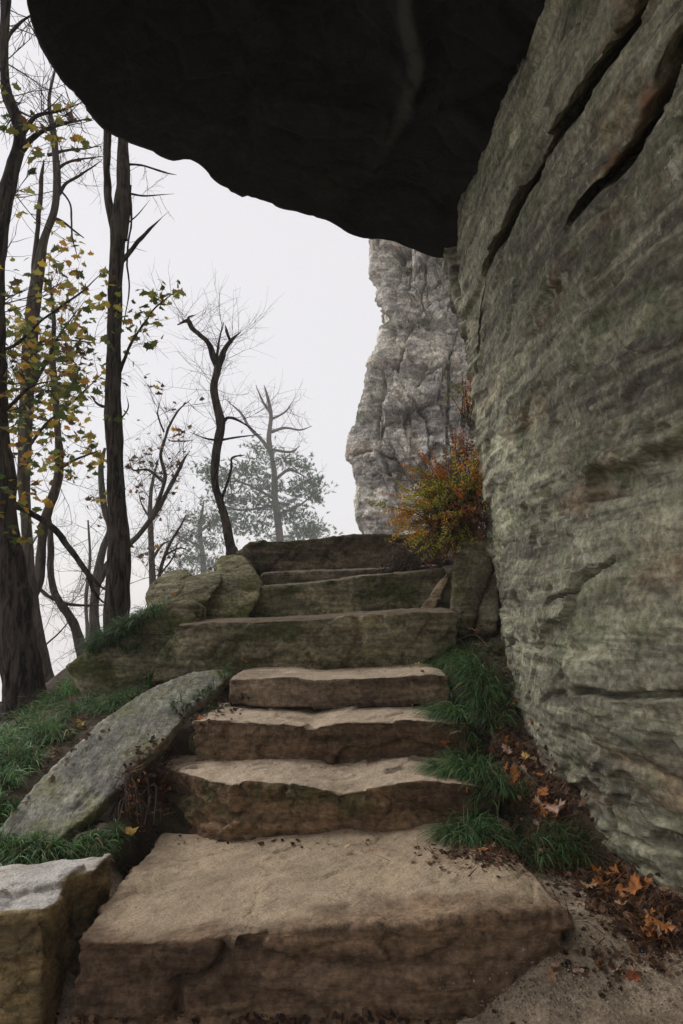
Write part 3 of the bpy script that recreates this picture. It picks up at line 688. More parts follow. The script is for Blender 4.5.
# ------------------------------------------------------------------ tubes and trees
class Geo:
    def __init__(s): s.V = []; s.F = []; s.n = 0; s.C = []
    def tube(s, pts, rad, sides=6, knob=0., seed=0):
        pts = np.asarray(pts, float); n = len(pts)
        tg = np.gradient(pts, axis=0); tg /= np.linalg.norm(tg, axis=1, keepdims=True) + 1e-9
        ref = np.array([.3, 1, .1]); a = np.cross(tg, ref); a /= np.linalg.norm(a, axis=1, keepdims=True) + 1e-9; b = np.cross(tg, a)
        ph = np.linspace(0, 2 * math.pi, sides, endpoint=False)
        ring = pts[:, None] + rad[:, None, None] * (np.cos(ph)[None, :, None] * a[:, None] + np.sin(ph)[None, :, None] * b[:, None])
        ring = ring.reshape(-1, 3)
        if knob:
            c = np.repeat(pts, sides, 0); k = 1 + knob * fbm(ring * np.array([26, 26, 4.]), 3, seed) + knob * 1.2 * np.maximum(0, fbm(ring * 5, 2, seed + 3))
            ring = c + (ring - c) * k[:, None]
        base = s.n; s.V.append(ring)
        for i in range(n - 1):
            for j in range(sides):
                k = (j + 1) % sides
                s.F.append([base + i * sides + j, base + i * sides + k, base + (i + 1) * sides + k, base + (i + 1) * sides + j])
        s.n += len(ring)
        s.V.append(pts[-1:]); 
        for j in range(sides): s.F.append([base + (n - 1) * sides + j, base + (n - 1) * sides + (j + 1) % sides, s.n])
        s.n += 1
    def add(s, V, Fc, tint=None):
        s.F += [[i + s.n for i in f] for f in Fc]; s.V.append(np.asarray(V)); s.n += len(V)
        if tint is not None: s.C.append(np.tile(np.append(tint, 1), (len(V), 1)))
    def mesh(s, name, mat, base, smooth=True):
        me = new_mesh(name, np.concatenate(s.V) - base, s.F, mat, smooth)
        if s.C:
            a = me.attributes.new('tint', 'FLOAT_COLOR', 'POINT'); a.data.foreach_set('color', np.concatenate(s.C).astype(np.float32).ravel())
        return me
def curve(pts, n):
    pts = np.asarray(pts, float); m = len(pts)
    if m < 3: 
        u = np.linspace(0, 1, n)[:, None]; return pts[0] * (1 - u) + pts[-1] * u
    e = np.vstack([2 * pts[0] - pts[1], pts, 2 * pts[-1] - pts[-2]]); out = []
    for u in np.linspace(0, m - 1 - 1e-6, n):
        i = int(u); t = u - i; a, b, c, d = e[i], e[i + 1], e[i + 2], e[i + 3]
        out.append(.5 * ((2 * b) + (c - a) * t + (2 * a - 5 * b + 4 * c - d) * t * t + (3 * b - a - 3 * c + d) * t ** 3))
    return np.array(out)
R = random.Random(11)
def rv(s=1.): return np.array([R.uniform(-1, 1), R.uniform(-1, 1), R.uniform(-1, 1)]) * s
def twig(g, p, d, ln, r, lvl, curl=.5, up=.15, tips=None):
    d = d / np.linalg.norm(d); k = 6; pts = [p]; h = ln / k; dd = d.copy()
    for i in range(k):
        dd = dd + rv(.28) * curl + np.array([0, 0, up * .3]); dd /= np.linalg.norm(dd); pts.append(pts[-1] + dd * h)
    pts = np.array(pts); g.tube(pts, np.linspace(r, r * .35, len(pts)), 4 if r > .004 else 3)
    if tips is not None: tips += [pts[3], pts[5], pts[-1]]
    if lvl > 0:
        for i in range(1, k + 1):
            for _ in range(R.choice([1, 1, 2])):
                if R.random() < .75:
                    nd = dd * .8 + rv(.9); twig(g, pts[i], nd, ln * R.uniform(.35, .6), r * .55, lvl - 1, curl, up, tips)
def stem(g, spec, d, sides=12, knob=.12, seed=1, wob=0.):
    """spec: list of (px,py,r_px[,extra depth])"""
    pts = [P(a[0], a[1], d + (a[3] if len(a) > 3 else 0)) for a in spec]; r = [a[2] * PXM(d) * .86 for a in spec]
    if sides < 10 and len(r) > 1: r[-1] *= .35
    n = max(8, len(spec) * 7); c = curve(pts, n); rr = np.interp(np.linspace(0, 1, n), np.linspace(0, 1, len(r)), r)
    rr = rr * (1 + .13 * vnoise(np.stack([c[:, 2] / (rr.max() * 5) + seed * 3.1, c[:, 0] * 0, c[:, 0] * 0], 1), seed) + .06 * vnoise(np.stack([c[:, 2] / (rr.max() * 1.6), c[:, 0] * 0, c[:, 0] * 0], 1), seed + 1))
    if wob: c = c + wob * np.stack([fbm(c * 6, 2, seed), fbm(c * 6, 2, seed + 1), 0 * c[:, 0]], 1)
    g.tube(c, rr, sides, knob, seed); return c, rr

# leaf templates
def maple():
    pts = [(0, -.05), (.18, -.02), (.30, -.12), (.34, .08), (.62, .12), (.48, .28), (.55, .42), (.30, .42), (.24, .55), (.12, .56), (0, .95)]
    pts = pts + [(-x, y) for x, y in pts[-2:0:-1]]
    V = [(0, .28, 0)] + [(x, y, -.25 * abs(x) - .15 * max(0, y - .4)) for x, y in pts]
    n = len(pts); return np.array(V), [[0, i + 1, (i + 1) % n + 1] for i in range(n)]
def oval():
    pts = [(0, 0), (.2, .18), (.28, .45), (.2, .75), (0, 1.), (-.2, .75), (-.28, .45), (-.2, .18)]
    V = [(0, .45, 0)] + [(x, y, -.3 * abs(x)) for x, y in pts]; n = len(pts); return np.array(V), [[0, i + 1, (i + 1) % n + 1] for i in range(n)]
MAP = maple(); OVL = oval()
def rotm(a, b, c): return np.array(Matrix.Rotation(a, 3, 'Z') @ Matrix.Rotation(b, 3, 'X') @ Matrix.Rotation(c, 3, 'Y'))
GREENS = [(.10, .15, .03), (.16, .19, .04), (.07, .10, .025), (.24, .24, .05)]
YELLOWS = [(.55, .38, .05), (.45, .36, .06), (.5, .26, .04), (.38, .33, .07)]
BROWNS = [(.16, .07, .03), (.22, .12, .05), (.10, .05, .03)]
def leaves(g, pts, size, pal, per=1, jit=.04, tmpl=None):
    tV, tF = tmpl or MAP
    for p in pts:
        for _ in range(per):
            s = size * R.uniform(.6, 1.2); m = rotm(R.uniform(0, 6.3), R.uniform(-1.2, 1.9), R.uniform(-.7, .7))
            cv = np.array(R.choice(R.choices(pal[:3], pal[3])[0])) * R.uniform(.75, 1.2)
            g.add((tV * s) @ m.T + p + rv(jit), tF, cv)
M['leaf'] = simple_mat('autumn_leaf', (.9, .9, .9), .15, .6, 30, 0, True, .35)
M['needle'] = simple_mat('pine_needle', (.9, .9, .9), .2, .7, 10, 0, True, .2)

def tree(name, d, trunk, stems, twigs, mat, tmat, label, cat='tree', group=None, leafspec=None, knob=.12, seed=1, sides=14):
    base = P(trunk[0][0], trunk[0][1], d); r = root(name, base, label, cat, group)
    t0 = trunk[0]; trunk = [(t0[0] + (t0[0] - trunk[1][0]) * .6, t0[1] + 130 * 6.2 / d, t0[2] * 1.35)] + list(trunk)
    g = Geo(); c, rr = stem(g, trunk, d, sides, knob, seed)
    link('trunk', g.mesh('trunk', mat, base), r)
    g = Geo(); ends = [(c, rr)]
    for s in stems: ends.append(stem(g, s, d, 8, knob, seed + 5, .012))
    tips = []
    for (ci, f0, f1, cnt, ln, rad, lvl, bias) in twigs:
        cc, r2 = ends[ci]
        for _ in range(cnt):
            i = int(R.uniform(f0, f1) * (len(cc) - 1)); dr = rv(1.) + np.array(bias); dr[1] *= .7
            twig(g, cc[i], dr, ln * R.uniform(.5, 1.2), rad, lvl, .6, .1, tips)
    if g.n: link('branches', g.mesh('branches', tmat, base), r)
    if leafspec:
        g = Geo(); leafspec(g, tips, ends)
        link('foliage', g.mesh('foliage', M['leaf'], base), r)
    return r
BK = 'bare trees beside the steps'
def maple_leaves(region, frac, size, mixw, extra=()):
    def f(g, tips, ends):
        for p in tips:
            # screen-free: keep leaves below a height and at random
            if region[0] < p[2] < region[1] and R.random() < frac: leaves(g, [p], size * 1.15, (GREENS, YELLOWS, BROWNS, mixw), R.choice([1, 1, 2]), .06)
        for (px, py, dd, n, sp) in extra:
            c = P(px, py, dd)
            leaves(g, [c + np.array([R.gauss(0, sp), R.gauss(0, sp), R.gauss(0, sp * .8)]) for _ in range(n)], size, (GREENS, YELLOWS, BROWNS, mixw), 1, .0)
    return f
# big dark tree, left edge
tree('large_tree', 5.2, [(24, 716, 27), (23, 695, 22), (19, 650, 18.5), (13, 600, 17), (6, 540, 15.5), (0, 470, 14), (-5, 400, 13), (-7, 330, 12), (-4, 260, 10), (3, 210, 9), (12, 170, 8.5), (20, 142, 7), (16, 118, 6.5), (6, 90, 6), (4, 50, 5.5), (6, 0, 5.5), (8, -60, 5), (0, -140, 4)],
     [[(23, 135, 4), (35, 117, 2.6), (58, 111, 1.8), (78, 104, 1.1)], [(22, 150, 4), (42, 132, 2.4), (64, 124, 1.7), (88, 118, 1)], [(6, 40, 3), (12, 32, 2.2), (24, 20, 1.6), (45, 8, 1)],
      [(14, 505, 4.5), (27, 511, 3.3), (51, 526, 3.6), (72, 550, 3.4), (88, 575, 3.2), (106, 590, 2.4)], [(86, 572, 3), (94, 592, 1.8), (108, 605, 1.2)], [(5, 100, 3), (20, 112, 1.6), (40, 116, 1.2), (62, 92, .8)],
      [(-3, 420, 3), (15, 400, 2), (35, 385, 1.3), (60, 380, .8)], [(-5, 350, 3), (15, 345, 2), (45, 318, 1.4), (75, 298, 1.2), (102, 272, .9)]],
     [(1, .3, 1, 9, .35, .004, 1, (0, 0, .3)), (2, .3, 1, 9, .4, .004, 1, (0, 0, .1)), (3, .2, 1, 8, .4, .004, 1, (0, 0, .2)), (0, .72, .95, 16, .5, .005, 1, (.6, 0, 0)), (4, .3, 1, 5, .3, .003, 1, (.2, 0, -.5)), (6, .2, 1, 8, .3, .003, 1, (0, 0, 0)),
      (7, .1, 1, 9, .4, .003, 1, (.2, 0, 0)), (8, .1, 1, 12, .35, .003, 1, (.1, 0, -.2)), (0, .35, .6, 12, .6, .005, 1, (.9, 0, .1))],
     M['bark_dark'], M['bark_dark'], 'thickest dark furrowed tree trunk at the left edge, rooted on the bank', 'tree', None,
     maple_leaves((1.6, 4.6), .13, .06, (5, 5, 1), [(10, 500, 5.1, 40, .12), (20, 535, 5.1, 18, .07), (25, 470, 5.3, 26, .14), (8, 440, 5.2, 30, .15), (35, 400, 5.4, 22, .16), (8, 290, 5.1, 16, .12)]), .24, 3, 44)
tree('crooked_tree', 6.8, [(50, 705, 12), (44, 670, 9), (36, 630, 7.5), (30, 580, 6.5), (26, 520, 6), (24, 470, 6.5), (27, 420, 7), (29, 360, 8), (33, 310, 8), (38, 275, 7), (44, 240, 5.5), (54, 212, 5), (57, 185, 5.2), (56, 160, 4.4), (53, 130, 3.4), (49, 100, 2.2), (55, 70, 1.3)],
     [[(32, 315, 4), (34, 270, 3.4), (38, 225, 3), (42, 180, 2.6), (44, 160, 2)], [(57, 195, 3), (66, 184, 2), (80, 176, 1.6), (102, 160, 1)], [(52, 218, 3), (62, 222, 2), (84, 238, 1.4)], [(60, 190, 1.4), (70, 205, 1.2), (72, 235, 1), (79, 262, .8)],
      [(48, 155, 2.2), (70, 150, 1.6), (104, 146, 1)], [(56, 170, 2), (75, 160, 1.4), (105, 156, .9)], [(30, 390, 3), (48, 360, 1.8), (60, 335, 1.2), (85, 300, .8)], [(28, 350, 2), (50, 340, 1.6), (100, 343, .8)], [(26, 450, 2), (45, 425, 1.6), (80, 395, 1.2), (108, 368, .8)]],
     [(0, .75, 1, 14, .5, .004, 1, (0, 0, .5)), (1, .4, 1, 5, .3, .003, 1, (0, 0, .6)), (2, .3, 1, 8, .4, .003, 1, (0, 0, 0)), (5, .2, 1, 8, .3, .003, 1, (0, 0, 0)), (6, .2, 1, 6, .3, .003, 1, (0, 0, 0)), (7, .2, 1, 12, .4, .003, 1, (.3, 0, 0)), (8, .2, 1, 12, .4, .003, 1, (.2, 0, 0)), (9, .2, 1, 12, .35, .003, 1, (.2, 0, 0)), (0, .4, .65, 14, .5, .003, 1, (.3, 0, 0))],
     M['bark_grey'], M['twig'], 'crooked forking tree hung with yellow-green leaves beside the thickest trunk', 'tree', None,
     maple_leaves((2.2, 4.7), .17, .07, (5, 5, 1), [(50, 270, 6.7, 22, .13), (75, 268, 6.6, 20, .14), (45, 330, 6.6, 38, .2), (25, 360, 6.5, 50, .22), (30, 320, 6.5, 26, .2), (60, 385, 6.6, 38, .22), (85, 380, 6.6, 22, .13), (30, 430, 6.5, 34, .2), (72, 350, 6.6, 20, .18), (20, 470, 6.5, 26, .14), (10, 400, 6.4, 36, .2), (95, 305, 6.6, 16, .12)]), .14, 13)
tree('twin_stemmed_tree', 7.4, [(34, 665, 6), (33, 630, 5.2), (32, 603, 4.8), (39, 582, 5), (41, 556, 4.8), (44, 526, 5.2), (51, 502, 5.2), (58, 478, 4.8), (59, 450, 4.8), (57, 425, 4.5), (55, 390, 4), (52, 355, 3.5), (54, 320, 2.4), (50, 280, 1.4)],
     [[(84, 664, 7), (80, 645, 6), (73, 622, 5.2), (60, 603, 4.6), (52, 585, 4.4), (51, 557, 4.2), (50, 530, 3.8), (49, 510, 3)], [(58, 470, 2), (75, 460, 1.4), (100, 450, .8)], [(40, 590, 2.2), (55, 600, 2), (75, 605, 1.8), (108, 605, 1.4)], [(42, 648, 1.2), (60, 632, 1), (75, 615, .8)]],
     [(0, .5, 1, 16, .5, .004, 1, (.3, 0, .1)), (1, 0, .9, 12, .5, .003, 1, (.4, 0, -.2)), (2, .1, 1, 5, .3, .003, 1, (0, 0, 0)), (3, .1, 1, 6, .3, .003, 1, (0, 0, 0)), (4, .1, 1, 4, .3, .003, 1, (0, 0, 0))],
     M['bark_grey'], M['bark_grey'], 'wavy grey tree whose two thin stems join behind the thickest trunk', 'tree', None,
     maple_leaves((2.3, 4.6), .2, .07, (4, 6, 1), [(70, 465, 7.3, 16, .16), (78, 440, 7.3, 10, .1), (64, 420, 7.3, 16, .16)]), .14, 23)
tree('slender_tree', 8.6, [(30, 650, 4), (28, 600, 3.2), (25, 550, 3), (23, 500, 2.8), (20, 440, 2.5), (22, 380, 2)], [[(26, 560, 1.5), (34, 540, 1.2), (50, 520, .8)]],
     [(0, .3, 1, 12, .5, .004, 1, (.2, 0, .3))], M['bark_pale'], M['twig_pale'], 'slender pale tree half hidden behind the thickest trunk', 'tree', None, None, .1, 27)
# straight dark tree
tree('straight_tree', 6.2, [(117, 628, 13), (117, 600, 12), (118, 570, 12), (119, 540, 11.5), (116, 500, 9.8), (115, 460, 9.6), (115, 440, 10), (113, 400, 9), (114, 350, 8.6), (115, 300, 8.3), (117, 250, 8.2), (119, 222, 9), (123, 190, 7.2), (123, 150, 6.8), (125, 110, 6), (127, 50, 5)],
     [[(114, 232, 5), (109, 205, 4.6), (107, 170, 4.4), (107, 130, 4.2), (109, 80, 3.6)], [(124, 240, 4), (128, 214, 3.2), (131, 185, 2.6)], [(122, 262, 3.6), (136, 243, 2.8), (148, 232, 2), (161, 217, .9)],
      [(126, 164, 1.8), (145, 166, 1.2), (165, 172, 1), (177, 175, .6)], [(128, 193, 1.6), (148, 196, 1.1), (174, 194, .6)], [(130, 195, 1.4), (132, 219, 1.3), (127, 251, 1.2), (129, 284, 1), (124, 325, 1)],
      [(120, 372, 2.4), (128, 350, 1.6), (140, 330, 1.3), (158, 306, 1), (180, 289, .7)], [(108, 408, 1.8), (98, 404, 1.3), (90, 395, 1)], [(126, 225, 1), (138, 215, .8), (150, 200, .5)], [(120, 420, 1), (128, 408, .9), (126, 396, .7)]],
     [(3, .2, 1, 3, .2, .003, 0, (0, 0, 0)), (4, .2, 1, 4, .25, .002, 1, (0, 0, -.3)), (5, .2, 1, 4, .25, .002, 1, (0, 0, -.3)), (7, .2, 1, 12, .25, .002, 1, (.2, 0, .1)), (0, .3, .7, 8, .35, .002, 1, (0, 0, 0))],
     M['bark_dark'], M['bark_dark'], 'straight dark bare trunk rising alone to the overhang, knobbly with short side branches', 'tree', None,
     maple_leaves((9, 10), 0, .07, (7, 3, .5), [(135, 332, 6.2, 20, .09), (142, 318, 6.2, 16, .08), (150, 310, 6.2, 16, .09), (170, 292, 6.2, 14, .06), (110, 280, 6.1, 10, .06), (116, 310, 6.05, 12, .07), (112, 345, 6.05, 8, .06), (158, 300, 6.2, 8, .05), (112, 420, 6.05, 5, .05)]), .16, 33, 20)
tree('forked_bare_tree', 9.0, [(95, 640, 6), (94, 610, 5.4), (97, 578, 5), (103, 549, 4.4), (110, 529, 4), (105, 512, 3.5), (102, 490, 3.2), (101, 466, 3), (105, 448, 1.6)],
     [[(97, 585, 4.5), (110, 562, 4), (122, 551, 3.6), (140, 534, 3.4), (155, 514, 3.2), (170, 487, 2.8), (182, 463, 2), (190, 452, 1)], [(153, 516, 3), (159, 500, 2.6), (165, 478, 2.3), (161, 455, 2), (167, 432, 1.6), (177, 412, 1.2), (191, 399, .7)],
      [(163, 482, 1.8), (148, 470, 1.3), (134, 470, 1), (128, 456, .7)], [(171, 441, 1), (185, 441, .8), (193, 440, .6)], [(164, 432, 1.2), (158, 415, 1), (160, 400, .7)]],
     [(1, .3, 1, 12, .6, .004, 1, (.1, 0, .2)), (2, .3, 1, 14, .55, .004, 1, (0, 0, .4)), (3, .2, 1, 7, .4, .003, 1, (0, 0, .1)), (0, .5, 1, 8, .5, .003, 1, (-.3, 0, .2)), (5, .3, 1, 5, .3, .003, 1, (0, 0, .3))],
     M['bark_pale'], M['bark_grey'], 'greyish bare tree spreading in a wide V behind the straight dark trunk', 'tree', None, maple_leaves((1.5, 5), .06, .06, (0, 1, 5)), .1, 43)
tree('thin_bare_tree', 11.5, [(153, 600, 4.2), (152, 570, 3.8), (151, 540, 3.2), (150, 510, 2.6), (152, 485, 1.8), (158, 460, 1)], [[(152, 560, 2), (162, 545, 1.4), (172, 540, 1)], [(151, 520, 1.5), (142, 505, 1), (138, 490, .8)]],
     [(0, .3, 1, 22, .8, .005, 2, (0, 0, .3)), (1, .2, 1, 5, .5, .004, 1, (0, 0, .2)), (2, .2, 1, 5, .5, .004, 1, (0, 0, .2))], M['bark_pale'], M['twig_pale'], 'thin bare tree with a haze of twigs rising above the green boulder', 'tree', None, maple_leaves((1., 4), .03, .06, (0, 1, 5)), .1, 47)
tree('bare_sapling', 10, [(159, 596, 3), (160, 572, 2.4), (166, 553, 2), (172, 540, 1.6), (180, 527, 1.2), (186, 515, .8)], [[(165, 555, 1.6), (180, 548, 1.1), (192, 553, .8)], [(160, 575, 1.4), (172, 560, 1), (178, 542, .8)]],
     [(0, .3, 1, 16, .5, .004, 2, (.3, 0, .3)), (1, .2, 1, 6, .4, .003, 1, (0, 0, .4)), (2, .2, 1, 6, .4, .003, 1, (0, 0, .2))], M['twig'], M['twig'], 'dark bare sapling fanning out above the green boulder', 'tree', None, None, .05, 49)
tree('background_sapling', 13, [(88, 640, 2.4), (86, 600, 2), (90, 560, 1.6), (88, 520, 1)], [], [(0, .1, 1, 26, .9, .005, 2, (0, 0, .2))], M['twig_pale'], M['twig_pale'], 'faint bare sapling in fog between the grey stems and the straight trunk', 'tree', None, None, .05, 51)
# dead snag
tree('dead_snag', 8.6, [(232, 560, 7), (230, 546, 6), (224, 514, 5.4), (215, 484, 5.2), (216, 455, 4.8), (221, 425, 4.6), (216, 402, 5), (214, 386, 4.4), (218, 367, 4)],
     [[(218, 370, 4), (209, 344, 3.2), (200, 335, 2.8), (192, 328, 2.6), (187, 321, 2.4), (177, 325, 1.4)], [(191, 327, 2.2), (188, 318, 1.6), (195, 315, 1.2)], [(218, 370, 4), (224, 352, 3), (231, 341, 2.8), (241, 332, 2)], [(231, 342, 2.2), (227, 331, 1.6), (225, 325, 1)],
      [(217, 360, 1.8), (219, 342, 1.4), (224, 322, 1)], [(222, 424, 2.6), (228, 418, 2.2), (238, 420, 1.6), (256, 432, 1)], [(222, 440, 1.6), (240, 437, 1.2), (262, 434, .8)], [(222, 500, 1.8), (231, 470, 1.4), (232, 458, 1.2), (245, 455, 1)], [(214, 440, 1.2), (205, 438, .9), (190, 432, .6)]],
     [(0, .5, 1, 22, .55, .003, 1, (0, 0, .5)), (1, .1, 1, 16, .5, .0026, 1, (-.1, 0, .7)), (3, .1, 1, 16, .5, .0026, 1, (.2, 0, .7)), (5, .2, 1, 8, .5, .0026, 1, (0, 0, 1)), (6, .2, 1, 8, .5, .003, 1, (.2, 0, .2)), (0, .2, .6, 8, .5, .003, 1, (0, 0, 0)), (8, .2, 1, 7, .5, .003, 1, (0, 0, .2))],
     M['bark_dark'], M['bark_dark'], 'dead snaking tree forked like horns at its top, standing above the olive boulder', 'dead tree', None, None, .2, 53)
# pines in fog
def pine(px_trunk, d, branches, clumps, label, mat, seed, nd=15, nl=.11, col=((.055, .11, .03), (.09, .16, .045))):
    base = P(px_trunk[0][0], px_trunk[0][1], d); r = root('pine_tree', base, label, 'pine tree')
    g = Geo(); c, rr = stem(g, px_trunk, d, 8, .1, seed); link('trunk', g.mesh('trunk', mat, base), r)
    g = Geo(); nodes = []
    for s in branches:
        cc, _ = stem(g, s, d, 5, .1, seed + 2, .03)
        nodes += list(cc[3:])
        for _ in range(7):
            i = R.randrange(3, len(cc)); tips = []; twig(g, cc[i], rv(1) + np.array([0, 0, .2]), 1.8, .018, 1, .5, .2, tips)
    gn = Geo()
    for (px, py, rx, rz, n) in clumps:
        c0 = P(px, py, d); tr = c[np.argmin(np.abs(c[:, 2] - c0[2] + .3))]
        for _ in range(max(2, n // 10)):
            e = c0 + np.array([R.gauss(0, rx * .5), R.gauss(0, .8), R.gauss(0, rz * .5)]) * np.array([PXM(d), 1, PXM(d)])
            st_ = c0 + (e - c0) * .2; g.tube(curve([st_, (st_ + e) / 2 + rv(.1), e], 5), np.linspace(.03, .01, 5), 4)
        for _ in range(int(n * 8)):
            q = c0 + np.array([R.gauss(0, rx * .6) * PXM(d), R.gauss(0, 1.2), R.gauss(0, rz * .55) * PXM(d)])
            ax = rv(1); ax[2] = abs(ax[2]) * .8 + .1; ax /= np.linalg.norm(ax)
            col_ = np.array(R.choice(col)) * R.uniform(.7, 1.2)
            for k in range(nd):
                dr = ax + rv(.75); dr /= np.linalg.norm(dr); ln = nl * 2.0 * R.uniform(.7, 1.5); sd_ = np.cross(dr, rv(1)); sd_ *= .026 / (np.linalg.norm(sd_) + 1e-9)
                o = q + ax * R.uniform(-.15, .15)
                gn.add([o - sd_, o + sd_, o + dr * ln], [[0, 1, 2]], col_)
    if g.n: link('branches', g.mesh('branches', mat, base), r)
    link('needles', gn.mesh('needles', M['needle'], base, False), r)
pine([(281, 560, 4.6), (279, 530, 4.3), (275, 500, 4), (274, 470, 3.4), (269, 440, 3), (271, 415, 2.4), (267, 395, 1.8), (264, 385, 1.)], 62,
     [[(272, 455, 3), (262, 440, 2.4), (250, 428, 2), (240, 412, 1.4), (228, 402, 1)], [(271, 432, 2.2), (285, 428, 1.6), (300, 430, 1.2), (312, 426, .8)], [(270, 412, 1.8), (262, 400, 1.4), (256, 385, 1)], [(275, 480, 2), (290, 470, 1.6), (310, 480, 1)], [(276, 500, 2), (255, 488, 1.6), (232, 478, 1)], [(277, 515, 2), (300, 505, 1.4), (318, 490, 1)], [(270, 420, 1.6), (285, 412, 1.2), (292, 402, .8)], [(273, 450, 1.8), (290, 452, 1.4), (300, 446, 1)], [(276, 505, 1.6), (240, 510, 1.4), (210, 500, 1)]],
     [(300, 490, 22, 10, 26), (312, 482, 12, 6, 12), (290, 462, 16, 7, 14), (245, 470, 24, 9, 26), (225, 480, 20, 9, 20), (238, 500, 26, 10, 30), (265, 485, 22, 10, 22), (290, 515, 24, 10, 28), (306, 530, 18, 7, 16), (250, 525, 26, 12, 34), (270, 505, 20, 9, 20), (225, 520, 18, 10, 18), (262, 452, 16, 7, 12), (205, 470, 12, 8, 10), (315, 497, 8, 5, 8), (304, 468, 8, 5, 6)],
     'airy pine with bare crooked top in the fog behind the topmost step', M['bark_grey'], 61)
pine([(205, 600, 4), (203, 560, 3.4), (200, 530, 2.8), (204, 500, 2)], 72, [[(203, 550, 2), (188, 540, 1.4), (175, 535, 1)], [(202, 530, 1.8), (215, 520, 1.2), (225, 512, 1)]],
     [(190, 560, 20, 8, 22), (205, 545, 18, 8, 20), (180, 575, 22, 8, 20), (210, 525, 14, 7, 12), (195, 518, 14, 7, 12), (215, 565, 16, 8, 18), (188, 535, 14, 7, 12)], 'faint low pine in the fog left of the dead snag', M['bark_pale'], 65)
pine([(318, 570, 3), (316, 545, 2.6), (313, 520, 2)], 76, [[(315, 540, 1.6), (300, 532, 1)]], [(300, 536, 18, 6, 20), (312, 528, 12, 6, 12), (280, 540, 16, 6, 14)], 'lowest faint pine touching the topmost step', M['bark_pale'], 67)

# ------------------------------------------------------------------ grass
M['grass'] = simple_mat('sedge_blade', (.9, .9, .9), .2, .5, 8, 0, True, .25)
def grass(name, tufts, label):
    """tufts: px, py, radius m, blades, length m, lean (x,y), colour scale"""
    Vs = []; Fs = []; Cs = []; n0 = 0
    for (px, py, rad, nb, ln, lx, ly, cs) in tufts:
        p, nn = hit(px, py)
        if p is None: continue
        if px == 0 and py == 0: continue
        ln_ = ln * .88
        for _ in range(int(nb * .6)):
            a = R.uniform(0, 6.283); rr = .9 * rad * math.sqrt(R.random()); q, _n = drop(p[0] + rr * math.cos(a), p[1] + rr * math.sin(a), p[2] + .25)
            if q is None or abs(q[2] - p[2]) > .22: q = p + np.array([rr * math.cos(a) * .4, rr * math.sin(a) * .4, 0])
            L_ = ln_ * R.uniform(.4, 1.15); h = np.array([math.cos(a) * rr / rad * .6 + lx + R.gauss(0, .35), math.sin(a) * rr / rad * .6 + ly + R.gauss(0, .35), 0])
            w = np.array([-h[1], h[0], 0]) + rv(.3); w = w / np.linalg.norm(w) * R.choice([.001, .0014, .002, .003]) * R.uniform(.7, 1.2)
            k = 6; up = R.uniform(.7, 1.1); pts = []
            pos = q - np.array([0, 0, .01]); v = np.array([h[0] * .35, h[1] * .35, up])
            for i in range(k + 1):
                pts.append(pos.copy()); v = v / np.linalg.norm(v); pos = pos + v * L_ / k
                v = v + np.array([h[0] * .38, h[1] * .38, -.42]) + rv(.07)
            for i, c in enumerate(pts):
                ww = w * (1 - (i / k) ** 1.5 * .85); Vs.append(c - ww); Vs.append(c + ww)
            for i in range(k): Fs.append([n0 + 2 * i, n0 + 2 * i + 1, n0 + 2 * i + 3, n0 + 2 * i + 2])
            g = R.random(); col = np.array([.060, .135, .042]) * (R.uniform(.3, 1.) ** 1.5 * 2.2) * cs
            if g < .16: col = np.array([.13, .15, .04]) * cs * R.uniform(.6, 1.2)
            if g < .06: col = np.array([.32, .25, .13]) * cs
            Cs.append(np.tile(np.append(col, 1), (2 * (k + 1), 1))); n0 += 2 * (k + 1)
    me = new_mesh(name, np.array(Vs), Fs, M['grass'], True)
    a = me.attributes.new('tint', 'FLOAT_COLOR', 'POINT'); a.data.foreach_set('color', np.concatenate(Cs).astype(np.float32).ravel())
    link(name, me, None, None, label=label, cat='grass', kind='stuff')
grass('grass', [(462, 662, .10, 1100, .19, -.5, -.3, 1), (448, 672, .08, 700, .18, -.6, -.3, 1.1), (480, 680, .12, 1100, .2, -.4, -.4, .9), (470, 705, .12, 1400, .21, -.6, -.3, 1.05), (452, 716, .08, 800, .2, -.7, -.3, 1.1), (488, 722, .10, 800, .2, -.4, -.4, .8),
                (470, 740, .08, 600, .18, -.3, -.5, .8), (505, 700, .06, 300, .16, -.2, -.4, .9),
                (450, 772, .08, 800, .16, -.6, -.2, 1.1), (475, 775, .09, 900, .17, -.4, -.4, .9), (500, 790, .09, 700, .17, -.2, -.5, .8),
                (462, 838, .08, 1200, .14, -.3, -.4, .9), (475, 828, .07, 700, .14, -.2, -.4, .8), (500, 842, .08, 400, .14, .1, -.4, .7), (540, 845, .10, 600, .15, .2, -.5, .7), (575, 848, .06, 250, .14, .2, -.5, .7), (498, 650, .05, 200, .12, -.3, -.2, .9)],
      'dark green drooping sedge between the steps and the rock wall')
